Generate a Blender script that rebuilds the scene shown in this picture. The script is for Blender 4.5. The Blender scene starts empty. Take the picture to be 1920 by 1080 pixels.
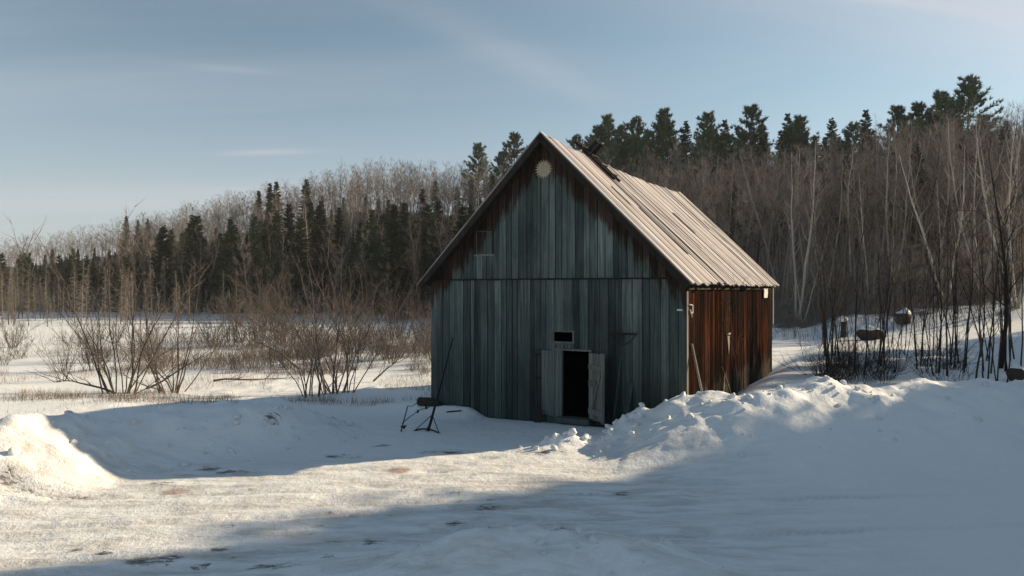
import bpy, math, random
import numpy as np
from mathutils import Vector

# ------------------------------------------------------------------ camera, sky, sun, exposure
SC = bpy.context.scene
COL = SC.collection
FPX, HY, CAMZ = 1315.0, 543.0, 3.5          # focal length in photo pixels (1920 wide), horizon row, eye height
cam = bpy.data.cameras.new('camera')
cam.sensor_width = 36.0
cam.lens = 36.0 * FPX / 1920.0
cam.clip_start = 0.1
cam.clip_end = 6000
cam_ob = bpy.data.objects.new('camera', cam)
COL.objects.link(cam_ob)
cam_ob.location = (0, 0, CAMZ)
cam_ob.rotation_euler = (math.radians(90) + math.atan((HY - 540) / FPX), 0, 0)
SC.camera = cam_ob

SUN_AZ = math.atan2(0.932, 0.362)           # from +Y towards +X
SUN_EL = math.radians(22.0)
world = bpy.data.worlds.new('World')
SC.world = world
world.use_nodes = True
wn, wl = world.node_tree.nodes, world.node_tree.links
wn.clear()
w_out = wn.new('ShaderNodeOutputWorld')
w_bg = wn.new('ShaderNodeBackground')
w_bg.inputs['Strength'].default_value = 0.074
w_sky = wn.new('ShaderNodeTexSky')
w_sky.sky_type = 'NISHITA'
w_sky.sun_disc = False
w_sky.sun_elevation = SUN_EL
w_sky.sun_rotation = SUN_AZ
w_sky.altitude = 300
w_sky.air_density = 1.0
w_sky.dust_density = 0.6
w_sky.ozone_density = 1.6
# thin cirrus everywhere: noise on the plane of a high cloud layer (direction / height)
w_tc = wn.new('ShaderNodeTexCoord')
w_sep = wn.new('ShaderNodeSeparateXYZ'); wl.new(w_tc.outputs['Generated'], w_sep.inputs[0])
w_mx = wn.new('ShaderNodeMath'); w_mx.operation = 'MAXIMUM'; w_mx.inputs[1].default_value = 0.0
wl.new(w_sep.outputs['Z'], w_mx.inputs[0])
w_ad = wn.new('ShaderNodeMath'); w_ad.operation = 'ADD'; w_ad.inputs[1].default_value = 0.10
wl.new(w_mx.outputs[0], w_ad.inputs[0])
w_dv = wn.new('ShaderNodeVectorMath'); w_dv.operation = 'DIVIDE'
w_cmb = wn.new('ShaderNodeCombineXYZ')
for i_ in range(3):
    wl.new(w_ad.outputs[0], w_cmb.inputs[i_])
wl.new(w_tc.outputs['Generated'], w_dv.inputs[0]); wl.new(w_cmb.outputs[0], w_dv.inputs[1])
w_map = wn.new('ShaderNodeMapping')
w_map.inputs['Location'].default_value = (0.9, 0.35, 0.0)
w_map.inputs['Rotation'].default_value = (0, 0, math.radians(-24))
w_map.inputs['Scale'].default_value = (0.22, 1.0, 0.0)
wl.new(w_dv.outputs[0], w_map.inputs[0])
w_nz = wn.new('ShaderNodeTexNoise')
w_nz.inputs['Scale'].default_value = 1.1
w_nz.inputs['Detail'].default_value = 7
w_nz.inputs['Roughness'].default_value = 0.55
w_nz.inputs['Distortion'].default_value = 0.6
wl.new(w_map.outputs[0], w_nz.inputs['Vector'])
w_rp = wn.new('ShaderNodeValToRGB')
w_rp.color_ramp.elements[0].position = 0.50; w_rp.color_ramp.elements[0].color = (0, 0, 0, 1)
w_rp.color_ramp.elements[1].position = 0.80; w_rp.color_ramp.elements[1].color = (0.20, 0.20, 0.20, 1)
wl.new(w_nz.outputs['Fac'], w_rp.inputs[0])
w_mix = wn.new('ShaderNodeMixRGB')
w_mix.inputs['Color2'].default_value = (6.9, 6.5, 6.6, 1)
def w_math(op, a, b):
    n = wn.new('ShaderNodeMath'); n.operation = op
    for i, v in enumerate((a, b)):
        if hasattr(v, 'is_linked'): wl.new(v, n.inputs[i])
        else: n.inputs[i].default_value = v
    return n.outputs[0]
w_ps = wn.new('ShaderNodeSeparateXYZ'); wl.new(w_dv.outputs[0], w_ps.inputs[0])
def streak(x0, y0, ang, sl, sw, amount):
    """a long soft wisp on the cloud plane"""
    c, s = math.cos(ang), math.sin(ang)
    dx = w_math('SUBTRACT', w_ps.outputs['X'], x0); dy = w_math('SUBTRACT', w_ps.outputs['Y'], y0)
    a = w_math('MULTIPLY', w_math('ADD', w_math('MULTIPLY', dx, c), w_math('MULTIPLY', dy, s)), 1 / sl)
    b = w_math('MULTIPLY', w_math('SUBTRACT', w_math('MULTIPLY', dy, c), w_math('MULTIPLY', dx, s)), 1 / sw)
    e = w_math('POWER', 2.718, w_math('MULTIPLY', w_math('ADD', w_math('MULTIPLY', a, a), w_math('MULTIPLY', b, b)), -1.0))
    k = w_math('MULTIPLY', w_math('SUBTRACT', w_nz.outputs['Fac'], 0.12), 2.2)
    return w_math('MULTIPLY', w_math('MULTIPLY', e, amount), k)
w_fac = w_rp.outputs[0]
for args in ((1.75, 2.05, 0.24, 1.3, 0.30, 0.62), (-1.15, 3.29, 0.02, 0.22, 0.05, 0.42), (-0.94, 2.34, 0.35, 0.20, 0.03, 0.07), (0.0, 2.27, 0.876, 0.55, 0.10, 0.13), (-1.6, 4.2, 0.1, 2.2, 0.5, 0.22), (0.9, 1.86, 0.15, 0.5, 0.03, 0.2)):
    w_fac = w_math('ADD', w_fac, streak(*args))
wl.new(w_math('MINIMUM', w_fac, 0.9), w_mix.inputs['Fac'])
w_hs = wn.new('ShaderNodeHueSaturation'); w_hs.inputs['Saturation'].default_value = 0.74
wl.new(w_sky.outputs[0], w_hs.inputs['Color'])
w_ti = wn.new('ShaderNodeMixRGB'); w_ti.blend_type = 'MULTIPLY'; w_ti.inputs['Fac'].default_value = 1.0
w_ti.inputs['Color2'].default_value = (0.88, 1.02, 0.99, 1)
wl.new(w_hs.outputs[0], w_ti.inputs['Color1'])
# pale band of moist air above the horizon, the same all round
w_hz = wn.new('ShaderNodeMapRange'); w_hz.inputs['From Min'].default_value = 0.0; w_hz.inputs['From Max'].default_value = 0.34
w_hz.inputs['To Min'].default_value = 0.62; w_hz.inputs['To Max'].default_value = 0.0; w_hz.interpolation_type = 'SMOOTHSTEP'
wl.new(w_sep.outputs['Z'], w_hz.inputs['Value'])
w_hm = wn.new('ShaderNodeMixRGB'); w_hm.inputs['Color2'].default_value = (4.75, 4.95, 5.5, 1)
wl.new(w_hz.outputs[0], w_hm.inputs['Fac']); wl.new(w_ti.outputs[0], w_hm.inputs['Color1'])
wl.new(w_hm.outputs[0], w_mix.inputs['Color1'])
wl.new(w_mix.outputs[0], w_bg.inputs['Color'])
wl.new(w_bg.outputs[0], w_out.inputs['Surface'])

sun = bpy.data.lights.new('sun', 'SUN')
sun.energy = 5.0
sun.angle = math.radians(0.55)
sun.color = (1.0, 0.81, 0.55)
sun_ob = bpy.data.objects.new('sun', sun)
COL.objects.link(sun_ob)
SV = Vector((math.sin(SUN_AZ) * math.cos(SUN_EL), math.cos(SUN_AZ) * math.cos(SUN_EL), math.sin(SUN_EL)))
sun_ob.rotation_euler = SV.to_track_quat('Z', 'Y').to_euler()
sun_ob.location = (20, 20, 40)

vs = SC.view_settings
vs.view_transform = 'Standard'
vs.look = 'None'
vs.gamma = 1.0
vs.exposure = 0.65
vs.use_curve_mapping = False
SC.render.engine = 'CYCLES'
SC.cycles.max_bounces = 5
SC.cycles.diffuse_bounces = 3

# ------------------------------------------------------------------ helpers
def ray(px, py):
    return (px - 960.0) / FPX, (HY - py) / FPX

def at(px, py, Y):
    u, v = ray(px, py)
    return np.array([u * Y, Y, CAMZ + v * Y])

_rs = np.random.RandomState(7)
_LAT = _rs.rand(256, 256)
def vnoise(x, y):
    x = np.asarray(x, float); y = np.asarray(y, float)
    xi = np.floor(x).astype(int); yi = np.floor(y).astype(int)
    fx = x - xi; fy = y - yi
    fx = fx * fx * (3 - 2 * fx); fy = fy * fy * (3 - 2 * fy)
    a = _LAT[xi % 256, yi % 256]; b = _LAT[(xi + 1) % 256, yi % 256]
    c = _LAT[xi % 256, (yi + 1) % 256]; d = _LAT[(xi + 1) % 256, (yi + 1) % 256]
    return (a * (1 - fx) + b * fx) * (1 - fy) + (c * (1 - fx) + d * fx) * fy
def fbm(x, y, o=4, g=0.5):
    s = 0; a = 1; t = 0
    for i in range(o):
        s = s + a * (vnoise(x * 2 ** i + 17.3 * i, y * 2 ** i + 5.1 * i) - 0.5); t += a; a *= g
    return s / t * 2
def sst(a, b, x):
    t = np.clip((np.asarray(x, float) - a) / (b - a), 0, 1)
    return t * t * (3 - 2 * t)

class MB:
    """collects vertices and faces of ONE mesh"""
    def __init__(s): s.v = []; s.f = []; s.n = 0
    def add(s, v, f):
        o = s.n
        s.v.extend([tuple(map(float, p)) for p in v]); s.n += len(v)
        s.f.extend([tuple(i + o for i in q) for q in f])
    def box(s, a, b):
        (x0, y0, z0), (x1, y1, z1) = a, b
        s.add([(x0, y0, z0), (x1, y0, z0), (x1, y1, z0), (x0, y1, z0), (x0, y0, z1), (x1, y0, z1), (x1, y1, z1), (x0, y1, z1)],
              [(3, 2, 1, 0), (4, 5, 6, 7), (0, 1, 5, 4), (1, 2, 6, 5), (2, 3, 7, 6), (3, 0, 4, 7)])
    def prism(s, poly, off):
        """closed prism: polygon of 3D points extruded by the vector off"""
        n = len(poly); off = np.array(off, float)
        p = [np.array(q, float) for q in poly]
        s.add(p + [q + off for q in p], [tuple(range(n))[::-1], tuple(range(n, 2 * n))] + [(i, (i + 1) % n, n + (i + 1) % n, n + i) for i in range(n)])
    def bar(s, p, q, w, t, up=(0, 0, 1)):
        """rectangular bar from p to q, w wide, t thick"""
        p = np.array(p, float); q = np.array(q, float); d = q - p; d /= np.linalg.norm(d)
        x = np.cross(d, np.array(up, float))
        if np.linalg.norm(x) < 1e-4: x = np.cross(d, np.array((0, 1.0, 0)))
        x /= np.linalg.norm(x); y = np.cross(x, d)
        c = [p + x * a * w / 2 + y * b * t / 2 for a, b in ((-1, -1), (1, -1), (1, 1), (-1, 1))]
        s.prism(c, q - p)
    def tube(s, pts, rad, k=5, cap=True):
        pts = np.array(pts, float); n = len(pts)
        d = np.gradient(pts, axis=0); d /= np.linalg.norm(d, axis=1)[:, None] + 1e-9
        ref = np.array((0.31, 0.95, 0.05)) if abs(d[0][1]) < 0.8 else np.array((1.0, 0, 0))
        x = np.cross(d, ref); x /= np.linalg.norm(x, axis=1)[:, None] + 1e-9
        y = np.cross(d, x)
        an = np.arange(k) * 2 * math.pi / k
        r = np.array(rad, float)[:, None, None]
        V = pts[:, None, :] + r * (np.cos(an)[None, :, None] * x[:, None, :] + np.sin(an)[None, :, None] * y[:, None, :])
        F = [(i * k + j, i * k + (j + 1) % k, (i + 1) * k + (j + 1) % k, (i + 1) * k + j) for i in range(n - 1) for j in range(k)]
        if cap: F += [tuple(range(k))[::-1], tuple((n - 1) * k + j for j in range(k))]
        s.add(V.reshape(-1, 3), F)
    def tris(s, V):
        V = np.array(V).reshape(-1, 3); m = len(V) // 3
        o = s.n; s.v.extend(map(tuple, V.tolist())); s.n += len(V)
        s.f.extend([(o + 3 * i, o + 3 * i + 1, o + 3 * i + 2) for i in range(m)])
    def mesh(s, name, mat, smooth=False):
        me = bpy.data.meshes.new(name)
        me.from_pydata(s.v, [], s.f); me.update()
        if mat is not None: me.materials.append(mat)
        if smooth: me.polygons.foreach_set('use_smooth', [True] * len(me.polygons))
        return me
    def build(s, name, mat, parent=None, smooth=False):
        return link(name, s.mesh(name, mat, smooth), parent)

def link(name, data, parent=None):
    o = bpy.data.objects.new(name, data); COL.objects.link(o)
    if parent is not None: o.parent = parent
    return o
def tag(o, label=None, cat=None, group=None, kind=None):
    if label: o['label'] = label
    if cat: o['category'] = cat
    if group: o['group'] = group
    if kind: o['kind'] = kind
    return o
def empty(name, loc, rz=0.0, scale=1.0):
    o = link(name, None); o.location = tuple(float(c) for c in loc); o.rotation_euler = (0, 0, rz)
    o.scale = (scale,) * 3
    o.empty_display_size = 0.2
    return o
def fast_mesh(name, V, T, mat, smooth=True):
    """V (n,3), T (m,3|4) arrays"""
    me = bpy.data.meshes.new(name)
    n, m, k = len(V), len(T), T.shape[1]
    me.vertices.add(n); me.vertices.foreach_set('co', np.ascontiguousarray(V, dtype=np.float32).ravel())
    me.loops.add(m * k); me.loops.foreach_set('vertex_index', np.ascontiguousarray(T, dtype=np.int32).ravel())
    me.polygons.add(m); me.polygons.foreach_set('loop_start', np.arange(0, m * k, k, dtype=np.int32))
    me.polygons.foreach_set('loop_total', np.full(m, k, dtype=np.int32))
    if smooth: me.polygons.foreach_set('use_smooth', np.ones(m, dtype=bool))
    me.update(calc_edges=True)
    me.materials.append(mat)
    return me

# ------------------------------------------------------------------ materials
def new_mat(name, rough=0.85, spec=0.2):
    m = bpy.data.materials.new(name); m.use_nodes = True
    nt = m.node_tree; b = nt.nodes['Principled BSDF']
    b.inputs['Roughness'].default_value = rough
    b.inputs['Specular IOR Level'].default_value = spec
    return m, nt, b
class NT:
    def __init__(s, nt): s.nt = nt; s.N = nt.nodes; s.L = nt.links
    def noise(s, vec, scale, detail=4, rough=0.55, dist=0.0):
        n = s.N.new('ShaderNodeTexNoise'); n.inputs['Scale'].default_value = scale; n.inputs['Detail'].default_value = detail
        n.inputs['Roughness'].default_value = rough; n.inputs['Distortion'].default_value = dist
        if vec is not None: s.L.new(vec, n.inputs['Vector'])
        return n.outputs['Fac']
    def coord(s, kind='Object', scale=(1, 1, 1)):
        t = s.N.new('ShaderNodeTexCoord'); m = s.N.new('ShaderNodeMapping'); m.inputs['Scale'].default_value = scale
        s.L.new(t.outputs[kind], m.inputs[0]); return m.outputs[0]
    def ramp(s, fac, stops):
        r = s.N.new('ShaderNodeValToRGB'); e = r.color_ramp.elements
        while len(e) < len(stops): e.new(0.5)
        for i, (p, c) in enumerate(stops):
            e[i].position = p; e[i].color = (c[0], c[1], c[2], 1) if hasattr(c, '__len__') else (c, c, c, 1)
        s.L.new(fac, r.inputs[0]); return r.outputs[0]
    def mix(s, fac, a, b, mode='MIX'):
        m = s.N.new('ShaderNodeMixRGB'); m.blend_type = mode
        for sock, v in (('Fac', fac), ('Color1', a), ('Color2', b)):
            if hasattr(v, 'is_linked'): s.L.new(v, m.inputs[sock])
            elif hasattr(v, '__len__'): m.inputs[sock].default_value = (v[0], v[1], v[2], 1)
            else: m.inputs[sock].default_value = v
        return m.outputs[0]
    def math(s, op, a, b=0.0, clamp=False):
        m = s.N.new('ShaderNodeMath'); m.operation = op; m.use_clamp = clamp
        for i, v in enumerate((a, b)):
            if hasattr(v, 'is_linked'): s.L.new(v, m.inputs[i])
            else: m.inputs[i].default_value = v
        return m.outputs[0]
    def rand(s): return s.N.new('ShaderNodeObjectInfo').outputs['Random']
    def attr(s, name):
        a = s.N.new('ShaderNodeAttribute'); a.attribute_name = name; return a.outputs['Fac']
    def sep(s, vec):
        p = s.N.new('ShaderNodeSeparateXYZ'); s.L.new(vec, p.inputs[0]); return p.outputs
    def bump(s, h, strength, dist, b):
        n = s.N.new('ShaderNodeBump'); n.inputs['Strength'].default_value = strength; n.inputs['Distance'].default_value = dist
        s.L.new(h, n.inputs['Height']); s.L.new(n.outputs[0], b.inputs['Normal'])

def wood_mat(name, stops, tone=(0.7, 1.25), grain=1.0, rough=0.85, stretch=(26, 26, 0.7), bump=0.5):
    m, nt, b = new_mat(name, rough, 0.15); t = NT(nt)
    v = t.coord('Object', stretch)
    g = t.noise(v, 1.0 * grain, 6, 0.65)
    c = t.ramp(g, stops)
    g2 = t.noise(t.coord('Object', (70, 70, 1.4)), 1.0, 3, 0.6)
    c = t.mix(t.math('MULTIPLY', t.ramp(g2, [(0.30, 1.0), (0.46, 0.0)]), 0.55), c, (0.02, 0.018, 0.016))
    r = t.rand()
    k = t.math('ADD', t.math('MULTIPLY', r, tone[1] - tone[0]), tone[0])
    c = t.mix(1.0, c, t.ramp(t.math('MULTIPLY', k, 0.5), [(0, 0.0), (1, 2.0)]), 'MULTIPLY')
    nt.links.new(c, b.inputs['Base Color'])
    t.bump(g2, bump, 0.006, b)
    return m

M = {}
# weathered blue-grey front boards; brown unweathered wood with ragged lower edge under the rakes
def front_wood():
    m, nt, b = new_mat('weathered_grey_wood', 0.85, 0.05); t = NT(nt)
    g = t.noise(t.coord('Object', (17, 17, 0.50)), 1.0, 7, 0.68)
    c = t.ramp(g, [(0.30, (0.040, 0.053, 0.050)), (0.48, (0.094, 0.118, 0.110)), (0.62, (0.155, 0.182, 0.170)), (0.78, (0.25, 0.275, 0.255))])
    big = t.noise(t.coord('Object', (1.4, 1.4, 0.55)), 1.0, 4, 0.6)
    c = t.mix(t.math('MULTIPLY', t.ramp(big, [(0.38, 1.0), (0.58, 0.0)]), 0.6), c, (0.040, 0.050, 0.047))
    fine = t.noise(t.coord('Object', (85, 85, 1.6)), 1.0, 3, 0.6)
    c = t.mix(t.math('MULTIPLY', t.ramp(fine, [(0.28, 1.0), (0.45, 0.0)]), 0.6), c, (0.022, 0.025, 0.025))
    knots = t.noise(t.coord('Object', (9, 9, 5)), 1.0, 2, 0.5)
    c = t.mix(t.math('MULTIPLY', t.ramp(knots, [(0.76, 0.0), (0.79, 1.0)]), 0.85), c, (0.012, 0.012, 0.012))
    # unweathered wood
    s = t.sep(t.coord('Object'))
    rk = t.math('SUBTRACT', 7.70, t.math('ADD', t.math('ABSOLUTE', s[0]), s[2]))
    jag = t.noise(t.coord('Object', (6.5, 6.5, 0.9)), 1.0, 5, 0.7)
    rk = t.math('ADD', rk, t.math('MULTIPLY', t.math('SUBTRACT', jag, 0.5), -2.0))
    br = t.ramp(g, [(0.32, (0.020, 0.014, 0.012)), (0.6, (0.055, 0.034, 0.026)), (0.8, (0.10, 0.062, 0.048))])
    c = t.mix(t.ramp(t.math('MULTIPLY', rk, .5), [(0.36, 0.96), (0.52, 0.0)]), c, br)
    # boards darker towards the foot of the wall, with a ragged edge
    ft = t.math('ADD', s[2], t.math('MULTIPLY', t.math('SUBTRACT', jag, 0.5), 1.6))
    c = t.mix(t.ramp(t.math('MULTIPLY', ft, .28), [(0.25, 0.62), (0.85, 0.0)]), c, (0.030, 0.042, 0.039))
    r = t.rand()
    k = t.math('ADD', t.math('MULTIPLY', r, 0.46), 0.27)
    c = t.mix(1.0, c, t.ramp(k, [(0, 0.0), (1, 2.0)]), 'MULTIPLY')
    nt.links.new(c, b.inputs['Base Color'])
    t.bump(fine, 0.5, 0.006, b)
    return m
M['front'] = front_wood()
def side_wood():
    m, nt, b = new_mat('red_brown_wood', 0.85, 0.0); t = NT(nt)
    g = t.noise(t.coord('Object', (14, 9, 0.38)), 1.0, 6, 0.66)
    c = t.ramp(g, [(0.36, (0.008, 0.006, 0.006)), (0.49, (0.030, 0.013, 0.009)), (0.60, (0.088, 0.031, 0.016)), (0.71, (0.165, 0.062, 0.030)), (0.82, (0.24, 0.16, 0.115))])
    big = t.noise(t.coord('Object', (1, 0.95, 0.35)), 1.0, 4, 0.6)
    c = t.mix(t.ramp(big, [(0.43, 0.92), (0.58, 0.0)]), c, (0.013, 0.011, 0.010))
    fine = t.noise(t.coord('Object', (80, 60, 1.4)), 1.0, 3, 0.6)
    c = t.mix(t.math('MULTIPLY', t.ramp(fine, [(0.3, 1.0), (0.47, 0.0)]), 0.7), c, (0.012, 0.009, 0.008))
    s = t.sep(t.coord('Object'))
    jag = t.noise(t.coord('Object', (2, 2.2, 0.5)), 1.0, 5, 0.7)
    ft = t.math('ADD', s[2], t.math('MULTIPLY', t.math('SUBTRACT', jag, 0.5), -3.0))
    c = t.mix(t.ramp(ft, [(0.7, 0.65), (1.25, 0.0)]), c, t.ramp(g, [(0.35, (0.018, 0.017, 0.016)), (0.75, (0.16, 0.14, 0.12))]))
    r = t.rand()
    k = t.math('ADD', t.math('MULTIPLY', r, 0.4), 0.28)
    c = t.mix(1.0, c, t.ramp(k, [(0, 0.0), (1, 2.0)]), 'MULTIPLY')
    nt.links.new(c, b.inputs['Base Color']); t.bump(fine, 0.5, 0.006, b)
    return m
M['side'] = side_wood()
def roof_wood():
    m, nt, b = new_mat('bleached_roof_boards', 0.8, 0.2); t = NT(nt)
    g = t.noise(t.coord('Object', (0.6, 13, 0.6)), 1.0, 6, 0.65)
    c = t.ramp(g, [(0.28, (0.18, 0.15, 0.14)), (0.42, (0.34, 0.315, 0.315)), (0.6, (0.45, 0.425, 0.44)), (0.8, (0.53, 0.51, 0.53))])
    rust = t.noise(t.coord('Object', (0.35, 5, 0.35)), 1.0, 5, 0.65)
    c = t.mix(t.math('MULTIPLY', t.ramp(rust, [(0.52, 0.0), (0.66, 1.0)]), 0.6), c, (0.20, 0.135, 0.11))
    fine = t.noise(t.coord('Object', (1.2, 60, 1.2)), 1.0, 3, 0.6)
    c = t.mix(t.math('MULTIPLY', t.ramp(fine, [(0.3, 1.0), (0.45, 0.0)]), 0.6), c, (0.07, 0.05, 0.04))
    k = t.math('ADD', t.math('MULTIPLY', t.rand(), 0.28), 0.38)
    c = t.mix(1.0, c, t.ramp(k, [(0, 0.0), (1, 2.0)]), 'MULTIPLY')
    nt.links.new(c, b.inputs['Base Color']); t.bump(fine, 0.4, 0.006, b)
    return m
M['roof'] = roof_wood()
M['dark_wood'] = wood_mat('dark_aged_wood', [(0.3, (0.012, 0.010, 0.009)), (0.55, (0.035, 0.028, 0.024)), (0.8, (0.07, 0.056, 0.046))])
M['grey_wood'] = wood_mat('grey_plank_wood', [(0.3, (0.08, 0.082, 0.075)), (0.55, (0.20, 0.195, 0.175)), (0.8, (0.36, 0.34, 0.30))])
M['leaf_wood'] = wood_mat('worn_door_wood', [(0.3, (0.04, 0.05, 0.047)), (0.55, (0.115, 0.13, 0.12)), (0.8, (0.21, 0.225, 0.205))])
M['pale_wood'] = wood_mat('pale_bare_wood', [(0.3, (0.30, 0.25, 0.18)), (0.6, (0.46, 0.39, 0.28)), (0.8, (0.56, 0.49, 0.37))], tone=(0.9, 1.1))
M['handle'] = wood_mat('grey_handle_wood', [(0.3, (0.16, 0.14, 0.11)), (0.6, (0.30, 0.26, 0.21)), (0.8, (0.42, 0.37, 0.30))])
def plain(name, col, rough=0.6, metal=0.0, var=0.35, scale=14):
    m, nt, b = new_mat(name, rough, 0.3); t = NT(nt)
    n = t.noise(t.coord('Object'), scale, 4, 0.6)
    c = t.mix(t.math('MULTIPLY', n, var), col, tuple(x * 0.35 for x in col))
    nt.links.new(c, b.inputs['Base Color']); b.inputs['Metallic'].default_value = metal
    return m
M['iron'] = plain('black_iron', (0.022, 0.020, 0.020), 0.6, 0.3)
M['rust_iron'] = plain('rusty_iron', (0.07, 0.04, 0.028), 0.7, 0.3, 0.6)
M['white_paint'] = plain('worn_white_paint', (0.70, 0.66, 0.60), 0.6, 0, 0.35, 9)
M['interior'] = plain('dark_interior_boards', (0.045, 0.038, 0.032), 0.9)
M['rock'] = plain('brown_granite', (0.085, 0.066, 0.056), 0.9, 0, 0.9, 5)

def ground_mat():
    m, nt, b = new_mat('snow_and_forest_floor', 0.55, 0.25); t = NT(nt)
    v = t.coord('Object')
    n1 = t.noise(v, 0.9, 5, 0.6); n2 = t.noise(v, 7.0, 5, 0.65); n3 = t.noise(v, 45.0, 3, 0.6)
    c = t.mix(t.math('MULTIPLY', n1, 0.5), (0.88, 0.885, 0.89), (0.80, 0.805, 0.815))
    # packed driveway: greyer, with bare gravel and frozen mud showing through
    st = t.noise(t.coord('Object', (0.42, 1.7, 1)), 2.2, 6, 0.68, 0.5)
    c = t.mix(t.math('MULTIPLY', t.attr('drive'), t.ramp(st, [(0.42, 0.0), (0.66, 0.75)])), c, (0.47, 0.43, 0.385))
    dm = t.math('ADD', t.attr('dirt'), t.math('MULTIPLY', t.math('SUBTRACT', t.noise(t.coord('Object', (1.1, 3.2, 1)), 3.2, 8, 0.78, 1.0), 0.53), 4.2))
    dm = t.math('MULTIPLY', dm, t.ramp(t.attr('dirt'), [(0.05, 0.0), (0.25, 1.0)]))
    gcol = t.mix(n3, (0.022, 0.018, 0.015), (0.10, 0.078, 0.06))
    c = t.mix(t.ramp(dm, [(0.34, 0.0), (0.72, 0.90)]), c, gcol)
    rm = t.math('ADD', t.attr('red'), t.math('MULTIPLY', t.math('SUBTRACT', st, 0.5), 1.2))
    rm = t.math('MULTIPLY', rm, t.ramp(t.attr('red'), [(0.05, 0.0), (0.25, 1.0)]))
    c = t.mix(t.ramp(rm, [(0.3, 0.0), (0.75, 0.7)]), c, (0.36, 0.215, 0.15))
    c = t.mix(t.math('MULTIPLY', t.attr('track'), 0.42), c, (0.50, 0.47, 0.43))
    # forest floor: leaf litter with snow between
    fn = t.noise(v, 0.55, 6, 0.7)
    lit = t.mix(n2, (0.040, 0.030, 0.023), (0.105, 0.075, 0.055))
    ff = t.math('ADD', t.attr('forest'), t.math('MULTIPLY', t.math('SUBTRACT', fn, 0.5), 1.5))
    c = t.mix(t.ramp(ff, [(0.40, 0.0), (0.60, 0.97)]), c, lit)
    nt.links.new(c, b.inputs['Base Color'])
    h = t.math('ADD', t.math('MULTIPLY', n2, 1.0), t.math('MULTIPLY', n3, 0.35))
    h = t.math('ADD', h, t.math('MULTIPLY', t.math('MULTIPLY', t.attr('drive'), st), 0.7))
    t.bump(h, 0.7, 0.05, b)
    return m
M['ground'] = ground_mat()
def snow_plain():
    m, nt, b = new_mat('fresh_snow', 0.55, 0.25); t = NT(nt)
    n = t.noise(t.coord('Object'), 9, 5, 0.6)
    nt.links.new(t.mix(n, (0.85, 0.85, 0.86), (0.77, 0.775, 0.79)), b.inputs['Base Color'])
    t.bump(n, 0.5, 0.04, b); return m
M['snow'] = snow_plain()

def bark_mat(name, c0, c1, band=None, vary=0.5):
    m, nt, b = new_mat(name, 0.9, 0.1); t = NT(nt)
    n = t.noise(t.coord('Object', (3, 3, 1.2)), 2.5, 5, 0.65)
    c = t.mix(n, c0, c1)
    if band:
        k = t.noise(t.coord('Object', (2.5, 2.5, 7)), 1.4, 4, 0.7)
        c = t.mix(t.ramp(k, [(0.60, 0.0), (0.67, 0.9)]), c, band)
    k = t.math('ADD', t.math('MULTIPLY', t.rand(), vary), 0.5 - vary / 2)
    c = t.mix(1.0, c, t.ramp(k, [(0, 0.0), (1, 2.0)]), 'MULTIPLY')
    nt.links.new(c, b.inputs['Base Color']); return m
M['birch_bark'] = bark_mat('birch_bark', (0.47, 0.425, 0.37), (0.29, 0.26, 0.225), (0.05, 0.042, 0.037), 0.5)
M['grey_bark'] = bark_mat('grey_bark', (0.16, 0.13, 0.11), (0.28, 0.24, 0.20), None, 0.5)
M['dark_bark'] = bark_mat('dark_bark', (0.035, 0.028, 0.024), (0.075, 0.06, 0.05), None, 0.4)
M['twig'] = bark_mat('hardwood_twigs', (0.20, 0.160, 0.135), (0.31, 0.255, 0.215), None, 0.5)
M['birch_twig'] = bark_mat('birch_twigs', (0.21, 0.16, 0.14), (0.33, 0.265, 0.235), None, 0.4)
M['red_twig'] = bark_mat('red_brown_twigs', (0.105, 0.083, 0.071), (0.18, 0.146, 0.126), None, 0.4)
M['alder_bark'] = bark_mat('alder_bark', (0.065, 0.052, 0.043), (0.14, 0.114, 0.094), None, 0.4)
M['larch_bark'] = bark_mat('dead_larch_bark', (0.13, 0.108, 0.09), (0.22, 0.19, 0.16), None, 0.4)
M['grass'] = bark_mat('dry_grass', (0.20, 0.135, 0.085), (0.36, 0.26, 0.165), None, 0.2)
M['dark_stem'] = bark_mat('dark_thicket_stems', (0.026, 0.020, 0.018), (0.06, 0.045, 0.038), None, 0.4)
def needle_mat(name, c0, c1):
    m, nt, b = new_mat(name, 0.75, 0.2); t = NT(nt)
    n = t.noise(t.coord('Object'), 0.9, 4, 0.6)
    c = t.mix(t.ramp(n, [(0.35, 0.0), (0.7, 1.0)]), c0, c1)
    k = t.math('ADD', t.math('MULTIPLY', t.rand(), 0.5), 0.25)
    c = t.mix(1.0, c, t.ramp(k, [(0, 0.0), (1, 2.0)]), 'MULTIPLY')
    nt.links.new(c, b.inputs['Base Color']); return m
M['spruce'] = needle_mat('spruce_needles', (0.022, 0.040, 0.022), (0.062, 0.080, 0.036))
M['pine'] = needle_mat('pine_needles', (0.040, 0.074, 0.042), (0.10, 0.130, 0.058))

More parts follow.
